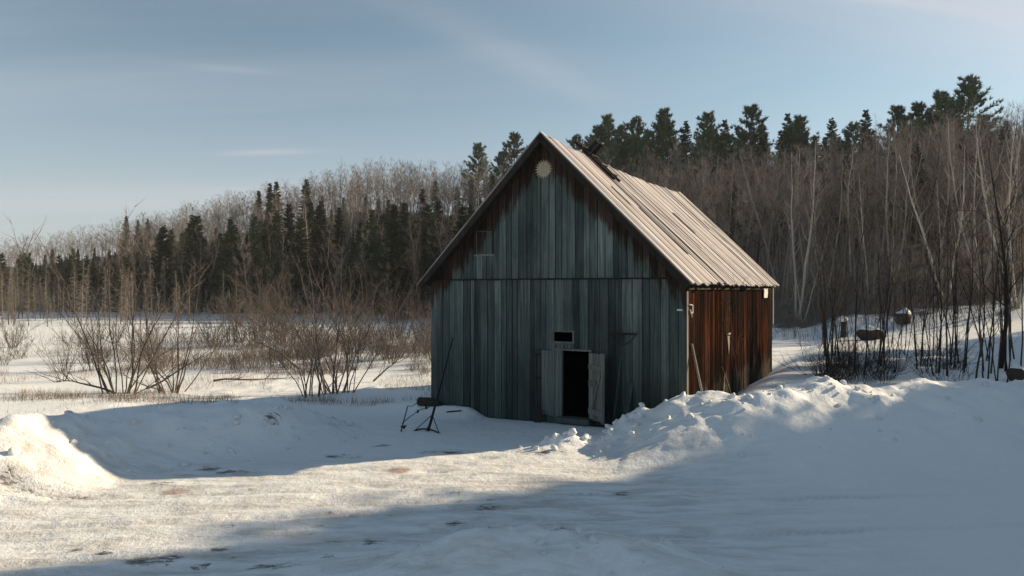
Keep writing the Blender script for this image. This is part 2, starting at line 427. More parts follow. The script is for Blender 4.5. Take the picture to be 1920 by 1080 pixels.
# ------------------------------------------------------------------ terrain
PXK = np.array([-900, 0, 240, 520, 700, 960, 1250, 1450, 1700, 1920, 2900.0])
E_Y = np.array([150, 126, 116, 104, 98, 84, 66, 55, 50, 50, 44.0])       # edge of the woods
R_Y = np.array([480, 400, 300, 230, 210, 175, 145, 132, 122, 115, 110.0])  # depth of the ridge
R_Z = np.array([12, 15.5, 20, 25, 28, 22, 20, 18, 17.5, 17.5, 17.0])   # ridge height
CL = np.array([(-13.0, 10.9, .9), (-10.6, 12.0, .95), (-9.1, 13.0, .98), (-8.8, 14.2, .86), (-8.2, 15.1, .88), (-7.5, 15.7, .95), (-6.4, 16.5, .93), (-5.7, 17.3, .70), (-4.9, 18.0, .25), (-4.3, 18.4, .0)])
CR = np.array([(2.2, 16.7, .0), (3.0, 16.5, .45), (3.55, 16.3, .80), (4.4, 16.0, 1.08), (5.3, 15.9, 1.04), (6.2, 16.2, 1.04), (7.2, 16.7, 1.16), (8.5, 16.6, 1.02), (10.2, 17.0, 1.12), (12.5, 17.5, 1.18), (17.0, 18.3, 1.2), (26, 19, 1.2)])
def crest(P, x, y):
    """signed distance to a crest line (negative = camera side) and crest height there"""
    best = np.full(x.shape, 1e9); hh = np.zeros(x.shape); sg = np.ones(x.shape)
    for a, b in zip(P[:-1], P[1:]):
        d = b[:2] - a[:2]; L2 = d @ d
        s = np.clip(((x - a[0]) * d[0] + (y - a[1]) * d[1]) / L2, 0, 1)
        qx = a[0] + s * d[0]; qy = a[1] + s * d[1]
        r = np.hypot(x - qx, y - qy); k = r < best
        best = np.where(k, r, best); hh = np.where(k, a[2] + s * (b[2] - a[2]), hh)
        sg = np.where(k, np.sign(d[0] * (y - a[1]) - d[1] * (x - a[0])), sg)
    return best * sg, hh
def px_of(x, y): return 960 + FPX * x / np.maximum(y, 1.0)
def woods(x, y):
    p = px_of(x, y)
    E = np.interp(p, PXK, E_Y) + 5 * fbm(x * .05 + 3, y * .05, 2)
    R = np.interp(p, PXK, R_Y); Z = np.interp(p, PXK, R_Z)
    return E, R, Z
BA = 0.507; BW = 7.568; BL = 13.02
BX = np.array([math.cos(BA), -math.sin(BA)]); BY = np.array([math.sin(BA), math.cos(BA)])
FC = np.array([4.216, 17.034]) - BX * BW / 2
def height(x, y):
    x = np.asarray(x, float); y = np.asarray(y, float)
    E, R, Z = woods(x, y)
    z = np.zeros(x.shape)
    lx = (x - FC[0]) * BX[0] + (y - FC[1]) * BX[1]; ly = (x - FC[0]) * BY[0] + (y - FC[1]) * BY[1]
    # marsh on the left lies lower
    left = 1 - sst(-4.2, 4.6, lx)
    z = z - 0.48 * sst(16.5, 25, y + 0.25 * x) * left
    z = z + 0.10 * fbm(x * .22, y * .22, 3) * sst(18, 24, y)
    z = z + 0.10 * np.maximum(fbm(x * .9 + 8, y * .7, 3), 0) * sst(19, 24, y) * left * (1 - sst(60, 90, y))
    # ground on the right rises behind the bank, then climbs to the right
    right = sst(3.1, 4.9, lx)
    z = z + 0.62 * right * sst(15, 18, y) * (1 - .25 * sst(26, 45, y))
    z = z + np.maximum(x - 21, 0) * 0.11 * sst(16, 34, y) * (1 - sst(60, 90, y) * .6)
    # snow banks pushed up by the plough
    d, h = crest(CL, x, y)
    lump = 1 + .28 * fbm(x * 1.1, y * 1.1, 3)
    prof = np.where(d < 0, 1 - sst(0.0, 2.1, -d), 1 - sst(0.1, 1.9, d))
    bl = h * prof
    z = z + bl * lump
    rough = prof * (h > .02)
    d, h = crest(CR, x, y)
    prof = np.where(d < 0, (1 - sst(0.1, 3.7, -d)), (1 - sst(0.1, 1.6, d)))
    base = 0.62 * right * sst(15, 18, y)
    z = np.where(h > 0.005, np.maximum(z, h * prof * (1 + .20 * fbm(x * .8 + 4, y * .8, 3)) + base * .0), z)
    rough = np.maximum(rough, prof * (h > .02))
    # three rounded heaps left on top of the right bank
    for (hx, hy, hr, hz) in ((7.2, 16.2, .60, .26), (6.0, 15.4, .7, .12), (8.4, 16.9, .5, .12), (5.0, 15.2, .5, .08), (8.0, 15.8, .4, .14), (9.6, 16.2, .6, .14), (11.2, 16.3, .8, .12)):
        z = z + hz * np.exp(-((x - hx) ** 2 + (y - hy) ** 2) / hr ** 2)
    # clods shovelled from the door, snow against the wall, berm in the foreground
    ax, ay = 0.9, 15.55; bx, by = 2.9, 16.7
    s = np.clip(((x - ax) * (bx - ax) + (y - ay) * (by - ay)) / ((bx - ax) ** 2 + (by - ay) ** 2), 0, 1)
    r = np.hypot(x - ax - s * (bx - ax), y - ay - s * (by - ay))
    cl = np.exp(-(r / .42) ** 2)
    z = z + cl * (.17 + .22 * np.maximum(fbm(x * 2.3, y * 2.3, 3), -.3)); rough = np.maximum(rough, cl)
    wl_ = np.exp(-((ly + .05) / .62) ** 2) * (1 - sst(-2.4, -1.7, lx)) * sst(-6.5, -4.2, lx) * (ly < 1.5)
    z = z + .34 * wl_
    fr = np.exp(-((x - .45) / 1.9) ** 4 - ((y - 8.75 - .03 * x) / .62) ** 2)
    z = z + fr * (.42 + .26 * fbm(x * 1.4 + 2, y * 1.4, 3)); rough = np.maximum(rough, fr)
    z = z + .07 * np.exp(-((x + 2.2) / 1.2) ** 2 - ((y - 8.7) / .7) ** 2)
    # small scale unevenness
    near = 1 - sst(24, 40, y)
    z = z + near * (.02 * fbm(x * 1.3, y * 1.3, 3) + .012 * fbm(x * 5, y * 5, 2))
    z = z + near * rough * (.085 * fbm(x * 2.2 + 9, y * 2.2, 4, .62) + .06 * np.maximum(fbm(x * 3.3 + 2, y * 3.3, 2), 0) + .045 * np.abs(fbm(x * 7, y * 7 + 3, 3, .6)))
    # wheel ruts in the yard
    dv = drive(x, y)
    z = z + dv * (.022 * fbm(x * .5, y * 3.2, 4, .6) + .012 * np.sin(y * 5.2 - x * .9 + 2 * fbm(x * .3, y * .3, 2)))
    # wheel tracks across the yard and footprints to the door
    z = z - .035 * tracks(x, y)
    for k in range(16):
        fx = -2.6 + 3.6 * k / 15; fy = 12.4 + 4.0 * k / 15 + .16 * (-1) ** k
        z = z - .05 * np.exp(-((x - fx) / .13) ** 2 - ((y - fy) / .09) ** 2)
    # the barn stands on its own pad
    pad = sst(-.3, .5, ly) * (1 - sst(BL - .2, BL + .6, ly)) * (1 - sst(BW / 2 - .5, BW / 2 + .02, np.abs(lx)))
    z = z * (1 - pad) - .12 * pad
    # wooded hill
    t = np.clip((y - E + 6) / (R - E + 6), 0, 1)
    z = z + Z * (.55 * t + .45 * t * t * (3 - 2 * t)) + 1.2 * fbm(x * .06, y * .06, 3) * sst(0, .2, t)
    z = z - np.maximum(y - R, 0) * .03
    return z
def tracks(x, y):
    a = np.zeros(np.shape(x))
    for c0, s, q, w0, w1 in ((11.25, .20, .010, -14, 3.2), (12.75, .20, .010, -14, 3.0), (9.75, .12, -.004, -14, 9), (11.3, .12, -.004, -14, 9), (10.5, .27, .0, -12, 2.5)):
        d = y - (c0 + s * x + q * x * x); e = sst(w0, w0 + 2, x) * (1 - sst(w1 - 2.5, w1, x))
        t = np.exp(-(d / .12) ** 2) * (.65 + .35 * np.sign(np.sin(x * 38 + d * 30))) - .5 * np.exp(-((np.abs(d) - .24) / .09) ** 2)
        a = a + e * t * (.35 + .65 * sst(-.25, .25, fbm(x * .5 + c0, y * .5, 2)))
    return a
def drive(x, y):
    c = 9.6 + .10 * x
    return (1 - sst(2.2, 4.6, np.abs(y - c - 1.6))) * (1 - sst(1.5, 6.5, x)) 
SPOTS = [(280, 1052, 58, 11, 1.1), (410, 1033, 22, 6, .8), (436, 1048, 14, 5, .8), (700, 1020, 40, 5, .8), (520, 1066, 60, 5, .75), (915, 953, 34, 8, .8), (395, 879, 30, 6, .9), (440, 884, 45, 4, .85),
         (512, 829, 14, 4, .9), (715, 836, 22, 4, .8), (640, 855, 60, 5, .55), (830, 848, 60, 4, .7), (1020, 850, 60, 4, .7), (1165, 927, 26, 6, .6), (20, 932, 40, 5, .8), (120, 932, 70, 6, .6), (140, 1032, 12, 4, .8),
         (190, 1043, 24, 3, .8), (740, 968, 26, 3, .7), (860, 938, 26, 4, .5), (1280, 925, 40, 5, .45), (600, 1000, 60, 5, .4), (960, 905, 60, 5, .5), (1100, 925, 50, 5, .5)]
_sr = np.random.RandomState(9)
SPOTS += [(_sr.uniform(0, 1250), p_, _sr.uniform(8, 30), _sr.uniform(2, 4.5), _sr.uniform(.45, .9)) for p_ in _sr.uniform(905, 1070, 34)]
REDS = [(325, 920, 26, 6, 1.0), (748, 882, 24, 7, 1.1), (345, 890, 40, 4, .6), (250, 940, 40, 5, .5), (900, 868, 60, 6, .35)]
def spots(L, x, y):
    a = np.zeros(x.shape)
    for px, py, rx, ry, s in L:
        Y = FPX * CAMZ / (py - HY); X = (px - 960) / FPX * Y
        sx = rx / FPX * Y; sy = max(ry * Y * Y / (FPX * CAMZ), .08)
        a = np.maximum(a, s * np.exp(-((x - X) / sx) ** 2 - ((y - Y) / sy) ** 2))
    return a
def axis(parts):
    out = [np.array([parts[0][0]])]
    for a, b, s0, s1 in parts:
        n = max(2, int(math.ceil((b - a) / ((s0 + s1) / 2)))); t = np.linspace(0, 1, n + 1)[1:]
        k = (s1 - s0) / (s0 + s1)
        out.append(a + (b - a) * (t * (1 - k) + k * t * t))
    return np.concatenate(out)
gx = axis([(-2500, -200, 500, 20), (-200, -40, 8, 2.0), (-40, -13, 1.2, .14), (-13, 16, .075, .075), (16, 34, .12, .9), (34, 120, 1.2, 8), (120, 2500, 20, 500)])
gy = axis([(-60, 4, 8, .3), (4, 6, .2, .08), (6, 19, .068, .068), (19, 34, .09, .30), (34, 60, .4, 1.2), (60, 150, 1.4, 4), (150, 500, 6, 20), (500, 3500, 40, 600)])
GX, GY = np.meshgrid(gx, gy)
GZ = height(GX, GY)
nx, ny = len(gx), len(gy)
V = np.stack([GX, GY, GZ], -1).reshape(-1, 3)
I = np.arange(nx * ny).reshape(ny, nx)
Q = np.stack([I[:-1, :-1], I[:-1, 1:], I[1:, 1:], I[1:, :-1]], -1).reshape(-1, 4)
me = fast_mesh('ground', V, Q, M['ground'])
E_, R_, Z_ = woods(GX, GY)
for nm, arr in (('forest', sst(-5, 3, GY - E_)), ('dirt', spots(SPOTS, GX, GY)), ('red', spots(REDS, GX, GY)), ('drive', drive(GX, GY)), ('track', np.clip(tracks(GX, GY), 0, 1))):
    at_ = me.attributes.new(nm, 'FLOAT', 'POINT'); at_.data.foreach_set('value', arr.astype(np.float32).ravel())
ground = link('ground', me); tag(ground, 'snow covered yard, marsh and wooded hillside', 'ground', kind='structure')

def gz(x, y): return float(height(np.array([x]), np.array([y]))[0])
def ground_hit(px, py):
    """where the line of sight through a picture point meets the ground"""
    Y = np.linspace(6, 60, 1600); u, v = ray(px, py)
    k = np.argmax(CAMZ + v * Y < height(u * Y, Y)); return (u * Y[k], Y[k], gz(u * Y[k], Y[k]))
def on_ground(px, Y):
    x = (px - 960) / FPX * Y
    return (x, Y, gz(x, Y))

# loose clods of snow lying on and below the banks
def clod_mesh(seed):
    rg = np.random.RandomState(seed); mb = MB()
    import bmesh
    bm = bmesh.new(); bmesh.ops.create_icosphere(bm, subdivisions=2, radius=1)
    for v in bm.verts:
        n = v.co.normalized(); v.co *= .7 + .6 * rg.rand() * .8 + .2 * math.sin(n.x * 3 + seed) * math.cos(n.y * 4)
        v.co.z *= .75
    me = bpy.data.meshes.new('snow_clod'); bm.to_mesh(me); bm.free(); me.materials.append(M['snow'])
    me.polygons.foreach_set('use_smooth', [True] * len(me.polygons))
    return me
CLODS = [clod_mesh(i) for i in range(5)]
rg = np.random.RandomState(31)
clod_sets = [((CR, 0, 9), 105, 'clump of plowed snow lying on the bank beside the barn', 'snow clumps on the right bank'),
             ((CL, 0, 9), 100, 'clump of plowed snow lying on the bank beside the marsh', 'snow clumps on the left bank')]
for (P, i0, i1), n, lab, grp in clod_sets:
    for k in range(n):
        i = rg.randint(i0, i1); s = rg.rand(); a, b = P[i], P[i + 1]
        off = rg.randn() * .7 - .7
        d = b[:2] - a[:2]; d /= np.linalg.norm(d)
        x, y = a[:2] + s * (b[:2] - a[:2]) + np.array([-d[1], d[0]]) * off
        r = .02 + .085 * rg.rand() ** 2.5
        o = link('snow_clump', CLODS[rg.randint(5)]); o.location = (x, y, gz(x, y) + r * .25)
        o.scale = (r * 1.2, r, r); o.rotation_euler = (rg.rand(), rg.rand(), rg.rand() * 6)
        tag(o, lab, 'snow clump', grp)
for k in range(34):
    s = rg.rand(); x = .5 + 2.5 * s + rg.randn() * .25; y = 15.35 + 1.35 * s + rg.randn() * .22
    r = .03 + .09 * rg.rand() ** 2
    o = link('snow_clump', CLODS[rg.randint(5)]); o.location = (x, y, gz(x, y) + r * .25); o.scale = (r * 1.2, r, r); o.rotation_euler = (rg.rand(), rg.rand(), rg.rand() * 6)
    tag(o, 'clump of shoveled snow in front of the open barn door', 'snow clump', 'snow clumps before the door')
for k in range(26):
    x = .55 + rg.randn() * .9; y = 8.7 + rg.randn() * .3
    r = .015 + .05 * rg.rand() ** 2
    o = link('snow_clump', CLODS[rg.randint(5)]); o.location = (x, y, gz(x, y) + r * .25); o.scale = (r * 1.2, r, r); o.rotation_euler = (rg.rand(), rg.rand(), rg.rand() * 6)
    tag(o, 'clump of snow on the low berm across the yard from the barn', 'snow clump', 'snow clumps on the foreground berm')


# ------------------------------------------------------------------ the barn
HW = BW / 2
RZ, EZ, OE, OF = 7.706, 3.665, 0.256, 0.383      # ridge and eave height, eave and gable overhang
BTH = 0.026                                       # board thickness
barn = empty('barn', (FC[0], FC[1], 0), -BA)
tag(barn, 'old grey board barn with steep bleached roof and open door', 'barn')
def loc_ray(px, py):
    u, v = ray(px, py); d = np.array([u, 1.0, v])
    c = np.array([0, 0, CAMZ]) - np.array([FC[0], FC[1], 0])
    R = np.array([[BX[0], BX[1], 0], [BY[0], BY[1], 0], [0, 0, 1.0]])
    return R @ c, R @ d
def front(px, py, y=0.0):
    c, d = loc_ray(px, py); t = (y - c[1]) / d[1]; p = c + t * d; return p[0], p[2]
def side(px, py, x=HW):
    c, d = loc_ray(px, py); t = (x - c[0]) / d[0]; p = c + t * d; return p[1], p[2]
def to_world(p):
    q = FC + BX * p[0] + BY * p[1]; return (q[0], q[1], p[2])
def from_world(x, y): 
    d = np.array([x, y]) - FC; return d @ BX, d @ BY
def sag(y): return -0.16 * math.sin(math.pi * min(max((y + .4) / (BL + .8), 0), 1)) 
def roof_under(x): return RZ - .10 - abs(x)
rb = random.Random(5)

x_dl, z_dt = front(1055, 657); x_dr, z_db = front(1103, 783)
z_db = max(z_db, 0.03)
x_wl, z_wt = front(1039, 622); x_wr, z_wb = front(1074, 641)
_, z_tr = front(1040, 523)
# front wall: dark sheathing behind, each board a piece
WALLY = 0.03
def panel(mb, x0, x1, z0, z1, y0, y1): mb.box((x0, y0, z0), (x1, y1, z1))
mb = MB()
yA, yB = BTH + .004, BTH + .03
def gable_poly(x0, x1, z0):
    pts = [(x0, z0), (x1, z0), (x1, roof_under(x1) - .02)]
    if x0 < 0 < x1: pts.append((0, roof_under(0) - .02))
    pts.append((x0, roof_under(x0) - .02)); return pts
def ext(mb, poly, y0, y1): mb.prism([(x, y0, z) for x, z in poly], (0, y1 - y0, 0))
ext(mb, gable_poly(-HW + .03, x_wl, -.4), yA, yB)
ext(mb, [(x_wl, z_wt), (x_wr, z_wt), (x_wr, roof_under(x_wr) - .02), (0, roof_under(0) - .02), (x_wl, roof_under(x_wl) - .02)] if x_wl < 0 < x_wr else [(x_wl, z_wt), (x_wr, z_wt), (x_wr, roof_under(x_wr) - .02), (x_wl, roof_under(x_wl) - .02)], yA, yB)
mid = [(max(x_wl, x_dl), x_wr)]
panel(mb, x_wl, x_dl, -.4, z_wb, yA, yB) if x_dl > x_wl else None
panel(mb, max(x_wl, x_dl), x_wr, z_dt, z_wb, yA, yB)
if x_dr > x_wr:
    ext(mb, [(x_wr, z_dt), (x_dr, z_dt), (x_dr, roof_under(x_dr) - .02), (x_wr, roof_under(x_wr) - .02)], yA, yB)
panel(mb, x_dl, x_dr, -.4, z_db - .02, yA, yB)
ext(mb, gable_poly(x_dr, HW - .03, -.4), yA, yB)
front_wall = mb.build('front_wall', M['interior'], barn)
def subtract(z0, z1, cuts):
    segs = [(z0, z1)]
    for a, b in cuts:
        out = []
        for p, q in segs:
            if b <= p or a >= q: out.append((p, q)); continue
            if a > p + .03: out.append((p, a))
            if b < q - .03: out.append((b, q))
        segs = out
    return segs
def edges(x0, x1, wmin, wmax, forced, rnd):
    e = [x0]
    for t in sorted([f for f in forced if x0 + .05 < f < x1 - .05]) + [x1]:
        n = max(1, round((t - e[-1]) / ((wmin + wmax) / 2))); a = e[-1]
        ws = [rnd.uniform(wmin, wmax) for _ in range(n)]; k = (t - a) / sum(ws); c = a
        for w in ws[:-1]:
            c += w * k; e.append(c)
        e.append(t)
    return e
def board(x0, x1, zb, zt, gap=.004, name='board', parent=front_wall, mat=M['front'], flare=0.0):
    """one vertical board of the front wall; zt is a function of x or a number"""
    y = rb.uniform(-.013, .010); f = (lambda x: zt) if not callable(zt) else zt
    a, b = x0 + gap, x1 - gap
    poly = [(a, zb), (b, zb), (b - flare, f(b))]
    if callable(zt) and a < 0 < b: poly.append((0, f(0)))
    poly.append((a + flare * .3, f(a)))
    m = MB(); ext(m, poly, y, y + BTH - .008); return m.build(name, mat, parent)
crack_x = front(1055, 560)[0]
for i, (x0, x1) in enumerate(zip(*(lambda e: (e[:-1], e[1:]))(edges(-HW, HW, .14, .27, [x_dl, x_dr, x_wl, x_wr, crack_x], rb)))):
    cuts = []
    xm = (x0 + x1) / 2
    if x_dl < xm < x_dr: cuts.append((z_db - .01, z_dt))
    if x_wl < xm < x_wr: cuts.append((z_wb, z_wt))
    top = min(z_tr - .015, min(roof_under(x0), roof_under(x1)) - .03)
    for p, q in subtract(-.35, top - rb.uniform(0, .02), cuts):
        fl = .022 if (abs(x1 - crack_x) < .01 and q > 2.8) else 0
        board(x0, x1, p, q, gap=rb.choice([.003, .006, .009, .013]), flare=fl)
g0, g1 = front(893, 440)[0], front(923, 440)[0]
gz1, gz0 = front(905, 434)[1], front(905, 477)[1]
for x0, x1 in zip(*(lambda e: (e[:-1], e[1:]))(edges(-HW + .06, HW - .06, .14, .27, [g0, g1], rb))):
    if min(roof_under(x0), roof_under(x1)) - .05 < z_tr + .05: continue
    cuts = [(gz0, gz1)] if g0 < (x0 + x1) / 2 < g1 else []
    lo = z_tr + .012 + rb.uniform(-.02, .01)
    segs = subtract(lo, 99, cuts)
    for p, q in segs:
        board(x0, x1, p, (lambda x: roof_under(x) - .03) if q > 90 else q, gap=rb.choice([.003, .006, .009, .013]))
# ledge where upper boards lap the lower ones
m = MB(); m.bar((-HW + .35, -.022, z_tr), (HW - .35, -.022, z_tr), .03, .045, (0, 1, 0)); m.build('ledge', M['dark_wood'], barn)
# small boarded opening in the gable
w = empty_part = None
m = MB(); m.box((g0, .0, gz0), (g1, .02, gz1)); shut = m.build('shutter', M['grey_wood'], barn)
for k in range(3):
    m = MB(); a = g0 + .02 + (g1 - g0 - .04) * k / 3; b = g0 + .02 + (g1 - g0 - .04) * (k + 1) / 3
    m.box((a + .004, -.012, gz0 + .01), (b - .004, -.001, gz1 - .01)); m.build('board', M['front'], shut)
m = MB()
m.box((g0 - .05, -.035, gz0 - .05), (g1 + .07, -.009, gz0)); m.build('sill', M['grey_wood'], shut)
m = MB(); m.box((g0 - .05, -.03, gz0), (g0, -.009, gz1)); m.box((g1, -.03, gz0), (g1 + .045, -.009, gz1)); m.box((g0 - .05, -.03, gz1), (g1 + .045, -.009, gz1 + .05)); m.build('frame', M['dark_wood'], shut)
# window slot above the door
m = MB(); t_ = .045
m.box((x_wl - t_, -.03, z_wb - t_), (x_wr + t_, -.009, z_wb)); m.box((x_wl - t_ - .03, -.04, z_wt), (x_wr + t_ + .02, -.009, z_wt + t_))
m.box((x_wl - t_, -.03, z_wb), (x_wl, -.009, z_wt)); m.box((x_wr, -.03, z_wb), (x_wr + t_, -.009, z_wt)); m.build('window_frame', M['grey_wood'], barn)
# worn nameboard under the slot, its writing no longer legible
a0, b1 = front(1040, 643); a1, b0 = front(1076, 653)
m = MB(); m.box((a0, -.028, b0), (a1, -.009, b1 - .03)); nb = m.build('nameboard', M['front'], barn)
m = MB()
for k in range(5):
    cx = a0 + (a1 - a0) * (k + .6) / 5.2; h = (b1 - b0) * .32; zc = (b0 + b1) / 2 - .012
    for s in range(2):
        p = (cx + rb.uniform(-.03, .03), -.031, zc - h * rb.uniform(.3, 1)); q = (cx + rb.uniform(-.03, .03), -.031, zc + h * rb.uniform(.3, 1))
        m.bar(p, q, .012, .004, (0, 1, 0))
m.build('faded_marks', M['dark_wood'], nb)

# side wall on the right: sheathing, boards, and a dark plate under the eave
m = MB(); m.box((HW - .05, .06, -.4), (HW - .03, BL, 3.78)); sidew = m.build('side_wall', M['interior'], barn)
e = edges(.0, BL, .13, .25, [], rb)
for y0, y1 in zip(e[:-1], e[1:]):
    dx = rb.uniform(-.007, .007); g = rb.choice([.003, .006, .010, .014])
    m = MB(); m.box((HW - .02 + dx, y0 + g, -.35), (HW + .004 + dx, y1 - g, 3.70 - rb.uniform(0, .03))); m.build('board', M['side'], sidew)
m = MB(); m.box((HW + .014, .03, 3.50), (HW + .045, BL - .6, 3.70)); m.build('wall_plate', M['dark_wood'], barn)
# corner trims
m = MB(); m.box((HW + .013, .0, -.35), (HW + .035, .13, 3.46)); m.build('corner_trim', M['grey_wood'], barn)
m = MB(); m.box((HW - .115, -.032, -.35), (HW + .012, -.010, 3.72)); m.build('corner_trim', M['front'], barn)
yb, zb1 = side(1443, 548); _, zb0 = side(1447, 602)
m = MB(); m.bar((HW + .035, BL - .03, 2.1), (HW + .035, BL - .03, 3.66), .06, .05, (1, 0, 0)); m.build('pale_corner_strip', M['white_paint'], barn)
# back and left walls
m = MB(); m.box((-HW, .03, -.4), (-HW + .03, BL, 3.78)); m.build('far_side_wall', M['front'], barn)
m = MB(); ext(m, gable_poly(-HW + .04, HW - .06, -.4), BL - .03, BL - .005); m.build('back_wall', M['front'], barn)
m = MB(); m.box((-HW + .04, .06, -.35), (HW - .06, BL - .04, -.0)); m.build('floor', M['interior'], barn)

# roof: dark deck, boards from ridge to eave one by one, barge boards
SL = (HW + OE) * math.sqrt(2)
def rp(side_, s, y, lift=0.0):
    """point on a slope: s metres down from the ridge"""
    k = s / math.sqrt(2); f = 1 - s / SL
    return (side_ * (k + lift / math.sqrt(2)), y, RZ - k + lift / math.sqrt(2) + sag(y) * max(f, 0))
m = MB(); ys = np.linspace(-OF + .03, BL + OF - .03, 12)
for sd in (1, -1):
    for y0, y1 in zip(ys[:-1], ys[1:]):
        A = [rp(sd, .02, y0, -.09), rp(sd, SL - .03, y0, -.09), rp(sd, SL - .03, y1, -.09), rp(sd, .02, y1, -.09)]
        B = [rp(sd, .02, y0, -.055), rp(sd, SL - .03, y0, -.055), rp(sd, SL - .03, y1, -.055), rp(sd, .02, y1, -.055)]
        m.add(A + B, [(0, 1, 2, 3), (7, 6, 5, 4), (0, 4, 5, 1), (1, 5, 6, 2), (2, 6, 7, 3), (3, 7, 4, 0)])
roof = m.build('roof', M['interior'], barn)
def roof_board(y0, y1, s0, s1, lift, sd=1, name='roof_board', warp=0.0):
    mm = MB(); n = 5; T = .024; vv = []; ff = []
    for i in range(n + 1):
        s = s0 + (s1 - s0) * i / n; w = warp * math.sin(i / n * math.pi) + lift
        for yy, tt in ((y0, 0), (y1, 0), (y1, T), (y0, T)):
            vv.append(rp(sd, s, yy, w + tt - .045))
    for i in range(n):
        o = i * 4
        for j in range(4): ff.append((o + j, o + (j + 1) % 4, o + 4 + (j + 1) % 4, o + 4 + j))
    ff += [(0, 1, 2, 3), (4 * n + 3, 4 * n + 2, 4 * n + 1, 4 * n)]
    mm.add(vv, ff); return mm.build(name, M['roof'], roof)
y = -OF; i = 0; rr = random.Random(12)
while y < BL + OF - .06:
    w = min(rr.uniform(.12, .34), BL + OF - y)
    g = rr.choice([.002, .003, .005, .010, .020])
    s1 = SL + rr.uniform(-.09, .07); lift = rr.uniform(-.008, .016)
    if rr.random() < .16: lift += .03
    k = rr.random(); cutt = None
    if 4 < i < 58 and k < .26 and i not in (9, 12, 17, 24, 33):
        c = rr.uniform(.3, .75) * SL; roof_board(y + g, y + w - g, 0.0, c - .02, lift); roof_board(y + g, y + w - g, c, s1, lift + .012, warp=rr.uniform(0, .03))
    elif i in (9, 12, 17, 24, 33):                       # boards split away, deck shows
        c0 = {9: .30, 12: .44, 17: .27, 24: .55, 33: .35}[i] * SL; c1 = c0 + {9: .8, 12: 2.0, 17: 1.3, 24: 1.0, 33: 1.1}[i]
        roof_board(y + g, y + w - g, 0, c0, lift); roof_board(y + w * .72, y + w - g, c0 + .01, c1, lift + .01); roof_board(y + g, y + w - g, c1 + .02, s1, lift + .008)
    else:
        roof_board(y + g, y + w - g, rr.uniform(-.03, .02), s1, lift, warp=rr.uniform(-.004, .012))
    y += w; i += 1
y = -OF
while y < BL + OF - .1:
    w = min(rr.uniform(.4, .6), BL + OF - y)
    roof_board(y + .004, y + w - .004, .03, SL, 0, -1); y += w
for sd in (1, -1):                                        # barge boards under the gable overhang
    m = MB(); A = [rp(sd, .05, -OF + .01, -.10), rp(sd, SL - .02, -OF + .01, -.10), rp(sd, SL - .02, -OF + .01, -.21), rp(sd, .05, -OF + .01, -.21)]
    m.prism(A, (0, .025, 0)); m.build('barge_board', M['dark_wood'], barn)
    m = MB(); A = [rp(sd, .4, -.03, -.10), rp(sd, SL - .3, -.03, -.10), rp(sd, SL - .3, -.03, -.20), rp(sd, .4, -.03, -.20)]
    m.prism(A, (0, .02, 0)); m.build('rake_trim', M['dark_wood'], barn)
for yy in np.arange(.3, BL, .75):                         # rafter tails along the sunny eave
    m = MB(); m.bar(rp(1, SL - .75, yy, -.15), rp(1, SL - .06, yy, -.15), .06, .10); m.build('rafter_tail', M['dark_wood'], roof)

# doorway: frame, closed leaf on the left, open leaf on the right, threshold
m = MB(); t_ = .05
m.box((x_dl - .3, -.05, z_dt), (x_dr + .10, -.010, z_dt + .05)); m.build('lintel', M['grey_wood'], barn)
m = MB(); m.box((x_dl - .10, -.24, z_db - .16), (x_dr + .12, -.012, z_db - .02)); m.build('threshold', M['front'], barn)
xl0, _ = front(1017, 700); 
leaf = MB(); leaf.box((xl0 + .03, -.030, z_db + .06), (x_dl - .03, -.012, z_dt - .06)); leaf = leaf.build('door_leaf', M['grey_wood'], barn)
nb_ = 3
for k in range(nb_):
    a = xl0 + (x_dl - xl0) * k / nb_; b = xl0 + (x_dl - xl0) * (k + 1) / nb_
    m = MB(); m.box((a + .003, -.056 - .004 * (k % 2), z_db - .02 - .02 * k), (b - .003, -.032, z_dt - .005)); m.build('plank', M['leaf_wood'], leaf)
m = MB(); m.box((xl0 - .24, -.052, z_dt - .02), (x_dl - .31, -.030, z_dt + .01)); m.build('hinge_bar', M['iron'], leaf)
# open leaf swings out on its right edge
Lw = (x_dr - x_dl) * 1.0; ang = math.radians(-36)
swing = MB(); H0, H1 = z_db + .0, z_dt - .02
hx, hy = x_dr + .03, -.035
ca, sa = math.cos(ang), math.sin(ang)
def lp(a, z, t):   # a along the leaf, t out of its visible (inner) face
    return (hx + ca * a + sa * t, hy + sa * a - ca * t, z)
def lbox(mb, a0, a1, z0, z1, t0, t1):
    mb.add([lp(a0, z0, t1), lp(a1, z0, t1), lp(a1, z0, t0), lp(a0, z0, t0), lp(a0, z1, t1), lp(a1, z1, t1), lp(a1, z1, t0), lp(a0, z1, t0)],
           [(3, 2, 1, 0), (4, 5, 6, 7), (0, 1, 5, 4), (1, 2, 6, 5), (2, 3, 7, 6), (3, 0, 4, 7)])
lbox(swing, 0.004, Lw, H0 + .06, H1 - .04, -.03, -.024); swing = swing.build('open_door', M['dark_wood'], barn)
tag(swing, 'plank door swung open, inner side with diagonal brace')
for k in range(4):
    m = MB(); lbox(m, Lw * k / 4 + .003, Lw * (k + 1) / 4 - .003, H0 - rb.uniform(0, .03), H1 + rb.uniform(-.02, .02), -.022, .0); m.build('plank', M['grey_wood'], swing)
for z0, z1 in ((H1 - .42, H1 - .30), (H0 + .12, H0 + .26), ((H0 + H1) / 2 - .02, (H0 + H1) / 2 + .14)):
    m = MB(); lbox(m, .01, Lw * (.52 if z1 > 1 and z1 < 1.3 else .9), z0, z1, .004, .028); m.build('cross_rail', M['grey_wood'], swing)
